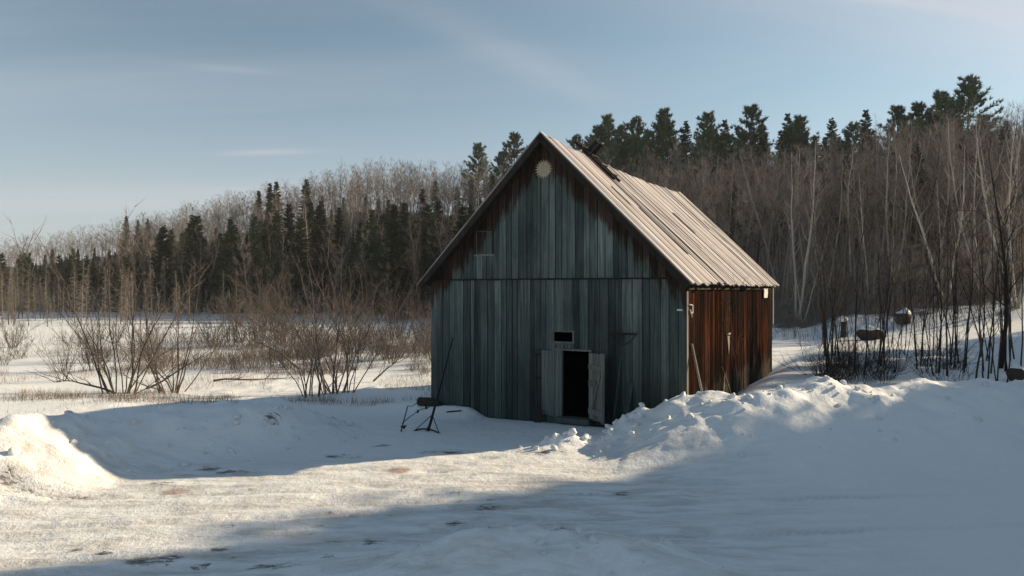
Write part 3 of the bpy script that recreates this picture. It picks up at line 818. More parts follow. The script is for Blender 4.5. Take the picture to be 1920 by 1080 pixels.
m = MB(); pa = np.array(lp(Lw * .25, H0 + .27, .018)); pb = np.array(lp(Lw * .82, H1 - .44, .018)); m.bar(pa, pb, .075, .02, (sa, -ca, 0)); m.build('brace', M['grey_wood'], swing)
m = MB(); lbox(m, Lw * .93, Lw * 1.02, H0 - .04, H1 + .03, .004, .05); m.build('edge_strip', M['grey_wood'], swing)

# ------------------------------------------------------------------ things on and around the barn
def brn(p): return to_world(p)
def place(o, p, rz=0.0):
    o.location = brn(p); o.rotation_euler = (0, 0, -BA + rz)
    return o
# toothed wooden disc near the peak
sx_, sz_ = front(1019, 317, -.04)
m = MB(); n = 20; R0 = .215; pts = []
for k in range(n):
    a = 2 * math.pi * k / n
    pts += [(R0 * .86 * math.cos(a - .157), 0, R0 * .86 * math.sin(a - .157)), (R0 * 1.24 * math.cos(a), 0, R0 * 1.24 * math.sin(a))]
m.prism(pts, (0, .018, 0)); o = m.build('sun_disc', M['pale_wood']); place(o, (sx_, -.034, sz_))
tag(o, 'pale wooden sun disc with pointed teeth under the barn peak', 'ornament')

# roof ladder hooked over the ridge
lad = empty('roof_ladder', (0, 0, 0)); place(lad, (0, 0, 0))
tag(lad, 'dark wooden roof ladder hooked over the barn ridge', 'ladder')
ly0 = 2.75
for k, dy in enumerate((0, .42)):
    m = MB(); m.bar(rp(1, -.55, ly0 + dy, .06), rp(1, 1.25, ly0 + dy, .06), .07, .07, (0, 1, 0)); m.build('rail', M['dark_wood'], lad)
    m = MB(); m.bar(rp(-1, -.50, ly0 + .16 + dy * .9, .07), rp(-1, .55, ly0 + .16 + dy * .9, .07), .14, .05, (0, 1, 0)); m.build('hook_board', M['dark_wood'], lad)
for s in (-.30, .15, .6, 1.05):
    m = MB(); m.bar(rp(1, s, ly0 - .04, .115), rp(1, s, ly0 + .46, .115), .06, .035); m.build('rung', M['dark_wood'], lad)

def lean(name, px0, py0, px1, py1, off0, off1, r, mat, label, cat, plane='front', k=8):
    """a straight shaft whose lower end stands off0 and upper end off1 metres out from a wall"""
    if plane == 'front':
        a = front(px0, py0, -off0); b = front(px1, py1, -off1); A = (a[0], -off0, a[1]); B = (b[0], -off1, b[1])
    else:
        a = side(px0, py0, HW + off0); b = side(px1, py1, HW + off1); A = (HW + off0, a[0], a[1]); B = (HW + off1, b[0], b[1])
    A = np.array(A); B = np.array(B)
    return A, B
def base_thing(name, A, label, cat):
    t = empty(name, (0, 0, 0)); place(t, (A[0], A[1], A[2])); tag(t, label, cat); return t

# hay rake standing head up against the wall, right of the open door
A, B = lean('', 1149, 792, 1168, 628, .42, .07, .02, None, '', '')
zg = gz(*to_world(A)[:2]); A[2] = min(A[2], zg - .03); t = base_thing('hay_rake', A, 'hay rake with wide head up, leaning right of the open door', 'rake')
m = MB(); m.tube([(0, 0, 0), (B - A) * .5 + (.01, 0, 0), B - A], [.042, .036, .024], 8); m.build('handle', M['front'], t, True)
hw = .36; D = B - A
m = MB(); m.bar(D + (-hw, 0, .02), D + (hw, 0, .03), .05, .05); m.build('head', M['dark_wood'], t)
for s in (-1, 1):
    m = MB(); m.tube([D + (s * hw * .95, -.01, 0), D + (s * hw * .5, -.012, -.17), D + (0, -.015, -.27)], [.011] * 3, 6); m.build('brace', M['dark_wood'], t, True)
for k in range(7):
    x = -hw + .06 + k * (2 * hw - .12) / 6
    m = MB(); m.tube([D + (x, -.01, .02), D + (x, -.09, .035)], [.010, .006], 5); m.build('tine', M['dark_wood'], t)

# grey plank leaning further right
A, B = lean('', 1172, 793, 1183, 716, .30, .035, 0, None, '', '')
A[2] -= .05
t = base_thing('leaning_plank', A, 'short grey plank leaning on the barn wall beside the hay rake', 'plank')
m = MB(); m.bar((0, 0, 0), B - A, .13, .025, (0, 1, 0)); o = m.build('plank', M['front'], t)
A, B = lean('', 1147, 790, 1143, 662, .62, .55, 0, None, '', '')

# spade left of the closed door leaf
A, B = lean('', 1008, 788, 1005, 664, .22, .07, 0, None, '', '')
A[2] = gz(*to_world(A)[:2]) - .04
t = base_thing('spade', A, 'long handled spade leaning left of the closed door leaf', 'spade')
D = B - A
m = MB(); m.tube([D * .22, D * .6, D], [.019, .017, .017], 8); m.build('shaft', M['dark_wood'], t, True)
m = MB(); m.prism([(-.10, -.01, .0), (.10, -.01, .0), (.12, D[1] * .2, .36), (.03, D[1] * .24, .42), (-.03, D[1] * .24, .42), (-.12, D[1] * .2, .36)], (0, -.012, 0)); m.build('blade', M['iron'], t)
m = MB(); m.bar(D + (-.11, -.01, 0), D + (.14, -.01, .012), .035, .035); m.build('grip', M['dark_wood'], t)
m = MB(); m.bar(D * .66 + (-.09, -.012, 0), D * .66 + (.13, -.012, .0), .03, .03); m.build('cross_bar', M['dark_wood'], t)

# big rake standing on its bowed head by the left corner
A, B = lean('', 803, 806, 849, 634, 1.05, .08, 0, None, '', '')
gh = ground_hit(803, 809); A[:2] = from_world(gh[0], gh[1]); A[2] = gh[2] - .01
t = base_thing('bow_rake', A, 'long black handled tool with bowed foot leaning at the barn corner', 'rake')
D = B - A
m = MB(); m.tube([(0, 0, .02), D * .10, D * .5 + (0, 0, -.02), D], [.033, .034, .024, .017], 8); m.build('handle', M['iron'], t, True)
hw = .40
arc = [(x * hw, -.06 + .02 * x, .09 * (1 - x * x) - .015) for x in np.linspace(-1, 1, 9)]
m = MB(); m.tube(arc, [.02] * 9, 6); m.build('foot', M['iron'], t, True)
for s in (-1, 1):
    m = MB(); m.tube([(s * hw * .88, -.05, .02), D * .16 + (0, -.02, 0)], [.011, .011], 5); m.build('brace', M['iron'], t)
m = MB(); m.tube([(-.06, -.03, 0), D * .10], [.009, .009], 5); m.build('tine', M['iron'], t)

# iron stake with trailing wire
P0 = ground_hit(751, 809); zg = P0[2]
t = empty('iron_stake', (P0[0], P0[1], zg)); tag(t, 'leaning iron stake with trailing wire in the snow beside the barn corner', 'stake')
m = MB(); m.tube([(0, 0, -.05), (.17, .05, .62)], [.018, .014], 6); m.build('rod', M['iron'], t)
m = MB(); m.prism([(-.02, -.02, .13), (.16, -.02, .16), (.10, -.02, .06)], (0, .02, 0)); m.build('lug', M['rust_iron'], t)
m = MB(); w = [(.17, .05, .62), (.27, .1, .60), (.36, .18, .66), (.45, .2, .74), (.52, .25, .70), (.57, .3, .60), (.66, .35, .68), (.74, .4, .74), (.80, .45, .66)]
m.tube(w, [.009] * len(w), 5); m.build('wire', M['iron'], t, True)
m = MB(); w = [(.04, 0, .2), (.2, .1, .33), (.34, .2, .42), (.46, .25, .50), (.62, .3, .52), (.76, .42, .60)]
m.tube(w, [.010] * len(w), 5); m.build('wire', M['iron'], t, True)
for q in ((.40, .22, .46), (.52, .25, .68), (.6, .3, .54)):
    m = MB(); m.box((q[0] - .025, q[1] - .02, q[2] - .04), (q[0] + .02, q[1] + .02, q[2] + .03)); m.build('barb', M['iron'], t)

# log and dark board lying at the corner, on the snow
lx0, _ = front(800, 770); 
p = to_world((-HW - .12, -.30, 0)); zg = gz(p[0], p[1])
t = empty('log', (p[0], p[1], zg), -BA); tag(t, 'dark weathered log lying half buried at the left barn corner', 'log')
m = MB(); m.tube([(-.05, -.03, .10), (.25, .02, .10), (.5, .06, .04), (.75, .10, -.04)], [.13, .14, .12, .05], 10); m.build('trunk', M['dark_bark'], t, True)
m = MB(); m.tube([(-.075, -.032, .10), (-.05, -.03, .10)], [.122, .129], 10); m.build('cut_end', M['handle'], t)
m = MB(); m.bar((0, 0, 0), (.42, -.02, .05), .09, .025); o = m.build('board_scrap', M['dark_wood'])
p = ground_hit(838, 774); o.location = (p[0], p[1], p[2] + .02); o.rotation_euler = (0, 0, -BA + .3); tag(o, 'dark board scrap lying on the snow near the barn corner log', 'board')

# side wall: leaning pole, stick, hanging scoop, paper plate, hook, bare sapling
A, B = lean('', 1322, 738, 1297, 645, .50, .05, 0, None, '', '', 'side')
wx, wy, _ = to_world(A); A[2] = min(A[2], gz(wx, wy) - .02)
t = base_thing('leaning_pole', A, 'pale grey pole leaning against the red brown side wall', 'pole')
m = MB(); m.bar((0, 0, 0), B - A, .065, .045, (1, 0, 0)); m.build('shaft', M['handle'], t)
A, B = lean('', 1376, 724, 1353, 688, .75, .30, 0, None, '', '', 'side')
wx, wy, _ = to_world(A); A[2] = gz(wx, wy) - .05
t = base_thing('stick', A, 'dark stick poking out of the snow along the side wall', 'stick')
m = MB(); m.tube([(0, 0, 0), (B - A) * .5 + (0, 0, .03), B - A], [.024, .02, .018], 6); m.build('shaft', M['iron'], t, True)
A, B = lean('', 1354, 735, 1358, 700, .9, .75, 0, None, '', '', 'side')
wx, wy, _ = to_world(A); A[2] = gz(wx, wy) - .05
t = base_thing('post_stub', A, 'short black stake standing in the snow beside the side wall', 'stake')
m = MB(); m.tube([(0, 0, 0), B - A], [.03, .026], 6); m.build('shaft', M['iron'], t, True)
yy, zz = side(1367, 627, HW + .05)
t = empty('hanging_scoop', (0, 0, 0)); place(t, (HW + .012, yy, zz)); tag(t, 'small pale triangular scraper hung on the red brown side wall', 'tool')
m = MB(); m.tube([(.03, -.30, .0), (.03, .20, .02)], [.035, .035], 8); m.build('grip', M['handle'], t, True)
m = MB(); m.prism([(.012, -.18, -.05), (.012, .16, -.05), (.012, .03, -.62)], (.02, 0, 0)); m.build('blade', M['handle'], t)
yy, zz = side(1435, 549, HW + .05)
t = empty('white_plate', (0, 0, 0)); place(t, (HW + .05, yy, zz)); tag(t, 'worn white square plate under the eave at the far corner', 'plate')
m = MB(); m.prism([(0, -.42, -.19), (0, .30, -.19), (0, .42, .0), (0, .38, .17), (0, -.42, .17)], (.03, 0, 0)); m.build('panel', M['white_paint'], t)
m = MB(); m.box((-.03, -.3, -.05), (-.002, .2, .05)); m.build('batten', M['handle'], t)
yy, zz = side(1288, 582, HW + .05)
t = empty('wall_hook', (0, 0, 0)); place(t, (HW + .037, max(yy, .16), zz)); tag(t, 'white bent hook on the barn side wall close to the corner', 'hook')
m = MB(); m.tube([(.0, -.08, .14), (.05, .0, .13), (.06, .12, .12), (.06, .13, -.06), (.05, .02, -.08), (.03, .0, .02)], [.016] * 6, 6); m.build('loop', M['white_paint'], t, True)
m = MB(); m.tube([(.05, .04, -.08), (.05, .10, -.17)], [.014, .012], 6); m.build('tail', M['white_paint'], t, True)
xx, zz = front(1275, 581, -.03)
m = MB(); m.box((-.07, -.05, -.025), (.06, -.034, .02)); o = m.build('white_tag', M['white_paint']); place(o, (xx, .0, zz)); tag(o, 'small white tag nailed on the grey gable wall by the corner', 'tag')
# ball of snow and lamp at the foot of the corner

# ------------------------------------------------------------------ trees and shrubs
UP = np.array([0, 0, 1.0])
def unit(v): return v / (np.linalg.norm(v) + 1e-9)
def needles(rg, P, D, Ln, W):
    """thin triangles: bases P, directions D, lengths, half widths"""
    P = np.asarray(P); D = np.asarray(D); D = D / (np.linalg.norm(D, axis=1)[:, None] + 1e-9)
    r = rg.randn(len(P), 3); s = np.cross(D, r); s /= np.linalg.norm(s, axis=1)[:, None] + 1e-9
    s *= np.asarray(W)[:, None]
    return np.stack([P - s, P + s, P + D * np.asarray(Ln)[:, None]], 1)
def path(rg, p, d, L, n, wob, up):
    pts = [np.array(p, float)]; d = unit(np.array(d, float))
    for i in range(n):
        d = unit(d + rg.randn(3) * wob + UP * up); pts.append(pts[-1] + d * L / n)
    return np.array(pts)
def interp(pts, t):
    k = t * (len(pts) - 1); i = min(int(k), len(pts) - 2); f = k - i
    return pts[i] * (1 - f) + pts[i + 1] * f, unit(pts[i + 1] - pts[i])

def bare_tree(seed, H, r0, fb=.3, limbs=16, spread=.22, steep=.9, tw=.011, twl=(.3, .8), sub=2.2, twn=7, lean=0.05, droop=0.0, fork=1, wob=.05):
    rg = np.random.RandomState(seed); T, C = MB(), MB(); tri = []
    a0 = rg.rand() * 6.28
    for f in range(fork):
        a = a0 + f * 6.28 / max(fork, 1)
        ln = lean if fork == 1 else rg.uniform(.10, .26)
        d0 = np.array([math.cos(a) * ln, math.sin(a) * ln, 1.0])
        h = H * (1 if f == 0 else rg.uniform(.75, .98))
        st = np.array([math.cos(a) * .1, math.sin(a) * .1, 0]) * (fork > 1) + np.array([0, 0, -.25])
        tp = path(rg, st, d0, h + .25, 9, wob, .05)
        tt = np.linspace(0, 1, 10); tr = r0 * (1.0 if f == 0 else .8) * ((1 - tt) ** .85 * .93 + .07)
        tr[0] *= 1.25
        T.tube(tp, tr, 6)
        for i in range(limbs):
            t = min(fb + (1 - fb) * (i + rg.rand()) / limbs, .985)
            p, td = interp(tp, t); az = i * 2.4 + rg.rand() * 1.2
            out = np.array([math.cos(az), math.sin(az), 0])
            L = spread * h * (1.02 - t) ** .6 * rg.uniform(.65, 1.25) + .35
            st_ = steep * rg.uniform(.6, 1.3) + .8 * max(t - .7, 0)
            lp_ = path(rg, p, out + UP * st_, L, 5, .10, .09 - droop * .5)
            r = max(r0 * (1 - t) ** .85 * .45, .011)
            T.tube(lp_, r * np.linspace(1, .22, 6), 4, cap=False)
            for j in range(max(2, int(L * sub))):
                s = rg.uniform(.2, 1.0); q, qd = interp(lp_, s)
                sd = unit(qd * .8 + rg.randn(3) * .55 + UP * (.25 - droop))
                sl = (.42 * L * (1.15 - s) + .25) * rg.uniform(.6, 1.2)
                sp = path(rg, q, sd, sl, 3, .13, .06 - droop)
                C.tube(sp, max(r * .38, tw * .8) * np.array([1, .8, .55, .25]), 3, cap=False)
                n = max(3, int(twn * (sl + .3)))
                for k in range(n):
                    w, wd = interp(sp, rg.uniform(.1, 1.0))
                    tri.append((w, unit(wd * .9 + rg.randn(3) * .5 + UP * (.15 - droop * 1.5)), rg.uniform(*twl), tw * rg.uniform(.5, 1)))
    P, D, Ln, W = map(np.array, zip(*tri)); N = needles(rg, P, D, Ln, W); C.tris(N)
    # forked twig ends
    k = rg.rand(len(P)) < .7; D2 = D[k] + rg.randn(k.sum(), 3) * .45; C.tris(needles(rg, P[k] + D[k] * Ln[k][:, None] * .45, D2, Ln[k] * .6, W[k] * .7))
    return T, C

def spruce(seed, H, rad, dens=1.0, ragged=.25, low=.04, droop=.28):
    rg = np.random.RandomState(seed); T, C = MB(), MB()
    lean_ = rg.randn(2) * .012
    T.tube([(0, 0, -.3), (lean_[0] * H * .5, lean_[1] * H * .5, H * .5), (lean_[0] * H, lean_[1] * H, H * .99)], [.014 * H, .009 * H, .012], 6)
    tri = []
    z = H * low
    lop = 1 + .18 * np.sin(np.arange(4) * 1.7 + rg.rand() * 6)
    while z < H * .985:
        f = z / H; n = int(rg.randint(6, 10) * (1 if f < .8 else .7) * dens) + 1
        for i in range(n):
            az = rg.rand() * 6.283; out = np.array([math.cos(az), math.sin(az), 0]); side_ = np.array([-out[1], out[0], 0])
            L = rad * (1 - f) ** .78 * rg.uniform(1 - 2.0 * ragged, 1 + ragged) * (1 + .15 * math.sin(az * 2 + seed) + .12 * math.sin(z * 1.3 + seed)) + .12
            if rg.rand() < .06: continue
            zz = z + rg.uniform(-.2, .2)
            b = np.array([lean_[0] * zz, lean_[1] * zz, zz])
            d1 = out * 1 + UP * (.12 - droop * (1 - f) + .5 * max(f - .75, 0) * 3)
            m = 5
            for k in range(m):
                s = (k + .5) / m; c = b + d1 * L * s + UP * (.10 * L * s * s)
                wl_ = L * (.42 * (1.1 - s)) + .16
                for sg in (-1, 1):
                    dd = out * .75 + side_ * sg * rg.uniform(.5, 1.0) + UP * rg.uniform(-.45, .05)
                    tri.append((c, dd, wl_ * rg.uniform(.7, 1.25), .055 + .06 * (1 - f)))
                if rg.rand() < .6: tri.append((c, out * .3 - UP + rg.randn(3) * .25, wl_ * .55, .07))
            tri.append((b + d1 * L * .55, d1 + UP * .12, L * .6, .09))
        z += rg.uniform(.22, .36) * (1.0 if f < .75 else .75) * max(H / 13, .6)
    P, D, Ln, W = map(np.array, zip(*tri)); C.tris(needles(rg, P, D, Ln, W))
    C.tris(needles(rg, P + D * .05, D + rg.randn(len(P), 3) * .35, Ln * .75, W * .9))
    return T, C

def pine(seed, H, rad, low=.3):
    rg = np.random.RandomState(seed); T, C = MB(), MB(); tri = []
    ln = rg.randn(2) * .02
    tp = np.array([(ln[0] * z * H, ln[1] * z * H, z * H - .3 * (z == 0)) for z in np.linspace(0, 1, 8)])
    T.tube(tp, .016 * H * (np.linspace(1, .06, 8)), 7)
    z = low * H
    while z < H * .97:
        f = (z / H - low) / (1 - low); n = rg.randint(4, 7)
        sh = (.6 + .4 * math.sin(min(f * 2.2 + .5, 1.57))) * (1 - f) ** .8 + .07
        a0 = rg.rand() * 6.28
        for i in range(n):
            az = a0 + i * 6.283 / n + rg.randn() * .25; out = np.array([math.cos(az), math.sin(az), 0])
            L = rad * sh * rg.uniform(.55, 1.2); b = np.array([ln[0] * z, ln[1] * z, z])
            bp = path(rg, b, out + UP * (.05 + .8 * f), L, 4, .10, .09)
            T.tube(bp, max(.006 * H * (1 - f), .02) * np.linspace(1, .3, 5), 4, cap=False)
            for j in range(int(5 + L * 3.6)):
                s = rg.uniform(.3, 1.02); c, cd = interp(bp, min(s, 1))
                c = c + rg.randn(3) * np.array([.26, .26, .10]) * (.4 + .3 * L * .4)
                for k in range(11):
                    d = unit(rg.randn(3) * .6 + cd * .8 + UP * .6)
                    tri.append((c - d * .05, d, rg.uniform(.40, .80), .06))
        z += rg.uniform(.7, 1.25) * (1 - .4 * f)
    P, D, Ln, W = map(np.array, zip(*tri)); C.tris(needles(rg, P, D, Ln, W))
    return T, C

def larch(seed, H, rad, tw=.012):
    rg = np.random.RandomState(seed); T, C = MB(), MB(); tri = []
    l = rg.randn(2) * .03
    tp = np.array([(l[0] * H * t, l[1] * H * t, H * t - .25 * (t == 0)) for t in np.linspace(0, 1, 6)])
    T.tube(tp, .0085 * H * np.linspace(1, .1, 6), 5)
    z = .12 * H
    while z < H * .98:
        f = z / H
        for i in range(rg.randint(3, 6)):
            az = rg.rand() * 6.28; out = np.array([math.cos(az), math.sin(az), 0]); L = (rad * (1 - f) ** .8 + .12) * rg.uniform(.4, 1.15)
            b, _ = interp(tp, f); d = out + UP * rg.uniform(-.25, .35); bp = path(rg, b, d, L, 2, .1, 0)
            C.tube(bp, np.array([.014, .009, .003]) * 1.1, 3, cap=False)
            for k in range(int(3 + L * 6)):
                w, wd = interp(bp, rg.uniform(.15, 1)); tri.append((w, wd * .6 + rg.randn(3) * .6 - UP * .1, rg.uniform(.1, .35), tw * .8))
        z += rg.uniform(.16, .3)
    P, D, Ln, W = map(np.array, zip(*tri)); C.tris(needles(rg, P, D, Ln, W))
    return T, C

def shrub(seed, H, stems=10, flare=.5, r=.03, tw=.009, curve=.10, twn=9, sub=1.6, first=.18):
    """a clump of stems that rise from one root"""
    rg = np.random.RandomState(seed); S, C = MB(), MB(); tri = []
    for i in range(stems):
        az = i * 6.283 / stems + rg.randn() * .4; ln = flare * rg.uniform(.15, 1.15)
        if rg.rand() < .25: ln *= 2.2
        d = np.array([math.cos(az) * ln, math.sin(az) * ln, 1]); h = H * rg.uniform(.35, 1.05)
        sp = path(rg, (math.cos(az) * .4 * rg.rand(), math.sin(az) * .4 * rg.rand(), -.15), d, h, 7, .14, curve * rg.uniform(0, 1.3))
        rr_ = r * rg.uniform(.6, 1.2); S.tube(sp, rr_ * np.linspace(1, .2, 8), 5, cap=False)
        for j in range(int(h * sub * 1.6)):
            s = rg.uniform(first, 1.0); q, qd = interp(sp, s)
            o = rg.randn(3); o[2] = abs(o[2]) * .4
            bl = h * .26 * (1.25 - s) * rg.uniform(.5, 1.3) + .15
            bp = path(rg, q, qd * .8 + unit(o) * .7, bl, 3, .12, .10)
            C.tube(bp, max(rr_ * .4 * (1.1 - s), .006) * np.array([1, .75, .5, .2]), 3, cap=False)
            for k in range(int(3 + bl * twn)):
                w, wd = interp(bp, rg.uniform(.1, 1)); tri.append((w, wd + rg.randn(3) * .45 + UP * .15, rg.uniform(.15, .5), tw * rg.uniform(.5, 1)))
    P, D, Ln, W = map(np.array, zip(*tri)); C.tris(needles(rg, P, D, Ln, W))
    return S, C

def kit(TC, tm, cm, tn='trunk', cn='crown'):
    T, C = TC; return (T.mesh(tn, M[tm], True), C.mesh(cn, M[cm]), tn, cn)
def plant(name, K, loc, scale, rz, label, cat, group=None, sink=0.0):
    r = empty(name, (loc[0], loc[1], loc[2] - sink), rz, scale)
    link(K[2], K[0], r); link(K[3], K[1], r); tag(r, label, cat, group); return r

K_maple = [kit(bare_tree(100 + i, 15, .115, .36, 18, .26, .95, tw=.014, twl=(.35, 1.0), sub=2.8, twn=11, lean=.05), 'grey_bark', 'twig') for i in range(5)]
K_red = [kit(bare_tree(140 + i, 13, .085, .30, 18, .23, 1.1, tw=.013, twl=(.35, 1.0), sub=2.8, twn=11), 'grey_bark', 'red_twig') for i in range(3)]
K_birch = [kit(bare_tree(200 + i, 16, .13, .36, 15, .17, 1.5, tw=.014, twl=(.3, .8), sub=2.2, twn=7, fork=(1, 2, 1, 3)[i], lean=.08), 'birch_bark', 'birch_twig') for i in range(4)]
K_spruce = [kit(spruce(300 + i, 13, (2.3, 2.8, 2.0, 2.5, 3.1)[i], 1.0, .22 + .03 * i), 'dark_bark', 'spruce') for i in range(5)]
K_pine = [kit(pine(400 + i, 17, (6.0, 6.8, 5.4)[i], (.16, .12, .22)[i]), 'dark_bark', 'pine') for i in range(3)]
K_larch = [kit(larch(500 + i, 8, (1.2, 1.5, 1.0)[i]), 'larch_bark', 'larch_bark') for i in range(3)]
K_alder = [kit(shrub(600 + i, 4.6, (17, 10, 18, 14)[i], (.50, .36, .30, .70)[i], .022, .006, .09, 6, 1.4, .2), 'alder_bark', 'red_twig', 'stems', 'twigs') for i in range(4)]
K_willow = [kit(shrub(640 + i, 3.4, 14, .40, .018, .009, .08, 9, 2.0, .1), 'alder_bark', 'red_twig', 'stems', 'twigs') for i in range(3)]
K_sap = [kit(bare_tree(700 + i, 6.5, .032, .22, 9, .15, 1.7, tw=.007, twl=(.2, .6), sub=1.6, twn=5, lean=.10, wob=.07), 'dark_bark', 'dark_stem') for i in range(4)]
K_bush = [kit(shrub(740 + i, 1.9, 13, .7, .011, .005, .05, 7, 2.2, .05), 'dark_stem', 'dark_stem', 'stems', 'twigs') for i in range(2)]

rt = np.random.RandomState(77)
def spread_px(p0, p1, d0, d1, n, jitter=1.0):
    """positions between two picture columns, d0..d1 metres behind the edge of the woods, spread evenly over the ground"""
    out = []; a = .5
    for i in range(n):
        a = (a + .6180339) % 1; px = p0 + (p1 - p0) * a
        E = np.interp(px, PXK, E_Y); R = np.interp(px, PXK, R_Y)
        d = d0 + (d1 - d0) * ((i + rt.rand()) / n) if d1 > 1.5 else (R - E) * (d0 + (d1 - d0) * (i + rt.rand()) / n)
        Y = E + d; out.append((px, Y))
    return out
def rows(name, kits, pts, hs, label, cat, group, ref):
    for px, Y in pts:
        x, y, z = on_ground(px, Y); h = rt.uniform(*(hs(px) if callable(hs) else hs))
        plant(name, kits[rt.randint(len(kits))], (x, y, z), h / ref, rt.rand() * 6.28, label, cat, group, .05)

# right hillside behind the barn
rows('bare_maple', K_maple, [q for q in spread_px(1000, 1990, 4, 64, 190)], lambda px: (10, 14.5) if px < 1400 else (8.5, 12.5), 'bare grey hardwood tree in the wood on the hillside behind the barn', 'tree', 'bare hardwoods behind the barn', 15)
rows('bare_red_maple', K_red, spread_px(1040, 1990, 2, 55, 70), (7, 11), 'bare tree with reddish twigs in the hillside wood behind the barn', 'tree', 'reddish bare trees behind the barn', 13)
rows('white_birch', K_birch, spread_px(1430, 1985, 0, 22, 26), (9.5, 14), 'white trunked bare birch at the front of the wood behind the barn', 'tree', 'birches at the foot of the hill', 16)
rows('young_birch', K_birch, spread_px(1440, 1990, -1, 30, 34), (6, 10), 'slim pale young birch in the front rows of the hillside wood', 'tree', 'young birches at the foot of the hill', 16)
rows('white_birch', K_birch, spread_px(1050, 1960, 24, 62, 18), (10, 13), 'pale birch standing among grey trees up the slope behind the barn', 'tree', 'birches up the hillside', 16)
rows('spruce_tree', K_spruce, spread_px(1060, 1960, 18, 60, 26), (6, 11), 'small dark spruce between bare trees on the hillside behind the barn', 'tree', 'spruces in the hillside wood', 13)
K_dark = [kit(bare_tree(260 + i, 13, .17, .42, 12, .30, .9, tw=.014, sub=2.0, twn=6, lean=.06), 'dark_bark', 'dark_bark') for i in range(2)]
rows('dark_hardwood', K_dark, spread_px(1120, 1960, 6, 40, 12), (9, 12.5), 'bare tree with nearly black trunk and limbs in the hillside wood', 'tree', 'dark trunked trees behind the barn', 13)
# conifers along the right skyline: column, top row in the picture
sky = [(1100, 262, 's'), (1138, 215, 'p'), (1165, 232, 'p'), (1197, 222, 'p'), (1242, 203, 'p'), (1285, 226, 's'), (1325, 210, 'p'), (1357, 222, 's'), (1408, 200, 'p'), (1432, 232, 's'), (1475, 210, 's'), (1497, 218, 'p'),
       (1563, 220, 's'), (1622, 203, 's'), (1640, 240, 's'), (1685, 195, 'p'), (1722, 193, 'p'), (1768, 168, 'p'), (1845, 212, 'p'), (965, 250, 'p'), (940, 282, 'p'), (898, 270, 'p'), (1085, 255, 'p'), (1585, 250, 's'), (1530, 252, 's'), (1745, 205, 's'), (1875, 235, 's')]
for px, py, k in sky:
    Y = np.interp(px, PXK, R_Y) - 6 + rt.uniform(-8, 6); x, y, z = on_ground(px, Y); h = CAMZ + (HY - py) / FPX * Y - z
    h = min(max(h, 6), 24)
    if k == 'p': plant('white_pine', K_pine[rt.randint(3)], (x, y, z), h / 17, rt.rand() * 6, 'green pine rising above the bare wood on the ridge behind the barn', 'tree', 'pines on the ridge', .1)
    else: plant('spruce_tree', K_spruce[rt.randint(5)], (x, y, z), h / 13, rt.rand() * 6, 'dark pointed spruce on the ridge line behind the barn', 'tree', 'spruces on the ridge', .1)
for px, py in [(p_, q_ + rt.uniform(14, 50)) for p_, q_, k_ in sky if 1080 < p_ < 1880 for _ in (0, 1)]:
    px += rt.uniform(-24, 24); Y = np.interp(px, PXK, R_Y) - 10 + rt.uniform(-12, 6); x, y, z = on_ground(px, Y); h = min(max(CAMZ + (HY - py) / FPX * Y - z, 6), 22)
    if rt.rand() < .55: plant('white_pine', K_pine[rt.randint(3)], (x, y, z), h / 17, rt.rand() * 6, 'green pine rising above the bare wood on the ridge behind the barn', 'tree', 'pines on the ridge', .1)
    else: plant('spruce_tree', K_spruce[rt.randint(5)], (x, y, z), h / 13, rt.rand() * 6, 'dark pointed spruce on the ridge line behind the barn', 'tree', 'spruces on the ridge', .1)
x, y, z = on_ground(1812, 106); h = CAMZ + (HY - 146) / FPX * 106 - z
plant('white_pine', kit(pine(455, 17, 7.0, .14), 'dark_bark', 'pine'), (x, y, z), h / 17, 1.0, 'tallest broad crowned pine on the ridge above the wood', 'tree', None, .1)
# tall birches close to the right edge of the view
for px, py0, top, Y, ki, lab in ((1903, 560, 172, 46, 3, 'tall forked white birch at the edge of the wood, highest of the birches'), (1775, 590, 262, 50, 1, 'slender leaning birch in front of the tallest pine')):
    x, y, z = on_ground(px, Y); h = CAMZ + (HY - top) / FPX * Y - z
    plant('white_birch', K_birch[ki], (x, y, z), h / 16, 2.0 * ki, lab, 'tree', None, .1)

# left hill: dark spruce belt, hardwoods above, mixed further off
rows('spruce_tree', K_spruce, spread_px(300, 900, -3, 26, 92), (6, 15.5), 'dark spruce in the dense belt at the foot of the far hill', 'tree', 'spruce belt beyond the marsh', 13)
rows('spruce_tree', K_spruce, spread_px(230, 960, 26, 70, 34), (7, 12), 'spruce standing among bare trees up the far hill', 'tree', 'spruces up the far hill', 13)
rows('bare_maple', K_maple, spread_px(250, 1000, 22, 118, 150), (11, 16), 'bare grey hardwood tree on the far hill beyond the marsh', 'tree', 'bare hardwoods on the far hill', 15)
rows('bare_red_maple', K_red, spread_px(260, 960, 0, 110, 60), (9, 14), 'bare tree with reddish twigs on the far hill beyond the marsh', 'tree', 'reddish bare trees on the far hill', 13)
rows('bare_maple', K_maple, spread_px(230, 900, -5, 16, 34), (8, 13.5), 'bare grey tree standing in front of the dark spruces beyond the marsh', 'tree', 'bare trees before the spruce belt', 15)
rows('white_birch', K_birch, spread_px(300, 940, -4, 90, 44), (9, 15), 'pale birch standing between dark spruces on the far hill', 'tree', 'birches on the far hill', 16)
rows('spruce_tree', K_spruce, spread_px(-20, 320, 0, 70, 60), (6, 11), 'dark spruce in the low wood at the far end of the marsh', 'tree', 'spruces at the end of the marsh', 13)
rows('bare_red_maple', K_red, spread_px(-30, 330, -4, 200, 70), (8, 12), 'bare tree with reddish twigs at the far end of the marsh', 'tree', 'bare trees at the end of the marsh', 13)
x, y, z = on_ground(668, 165); h = CAMZ + (HY - 300) / FPX * 165 - z
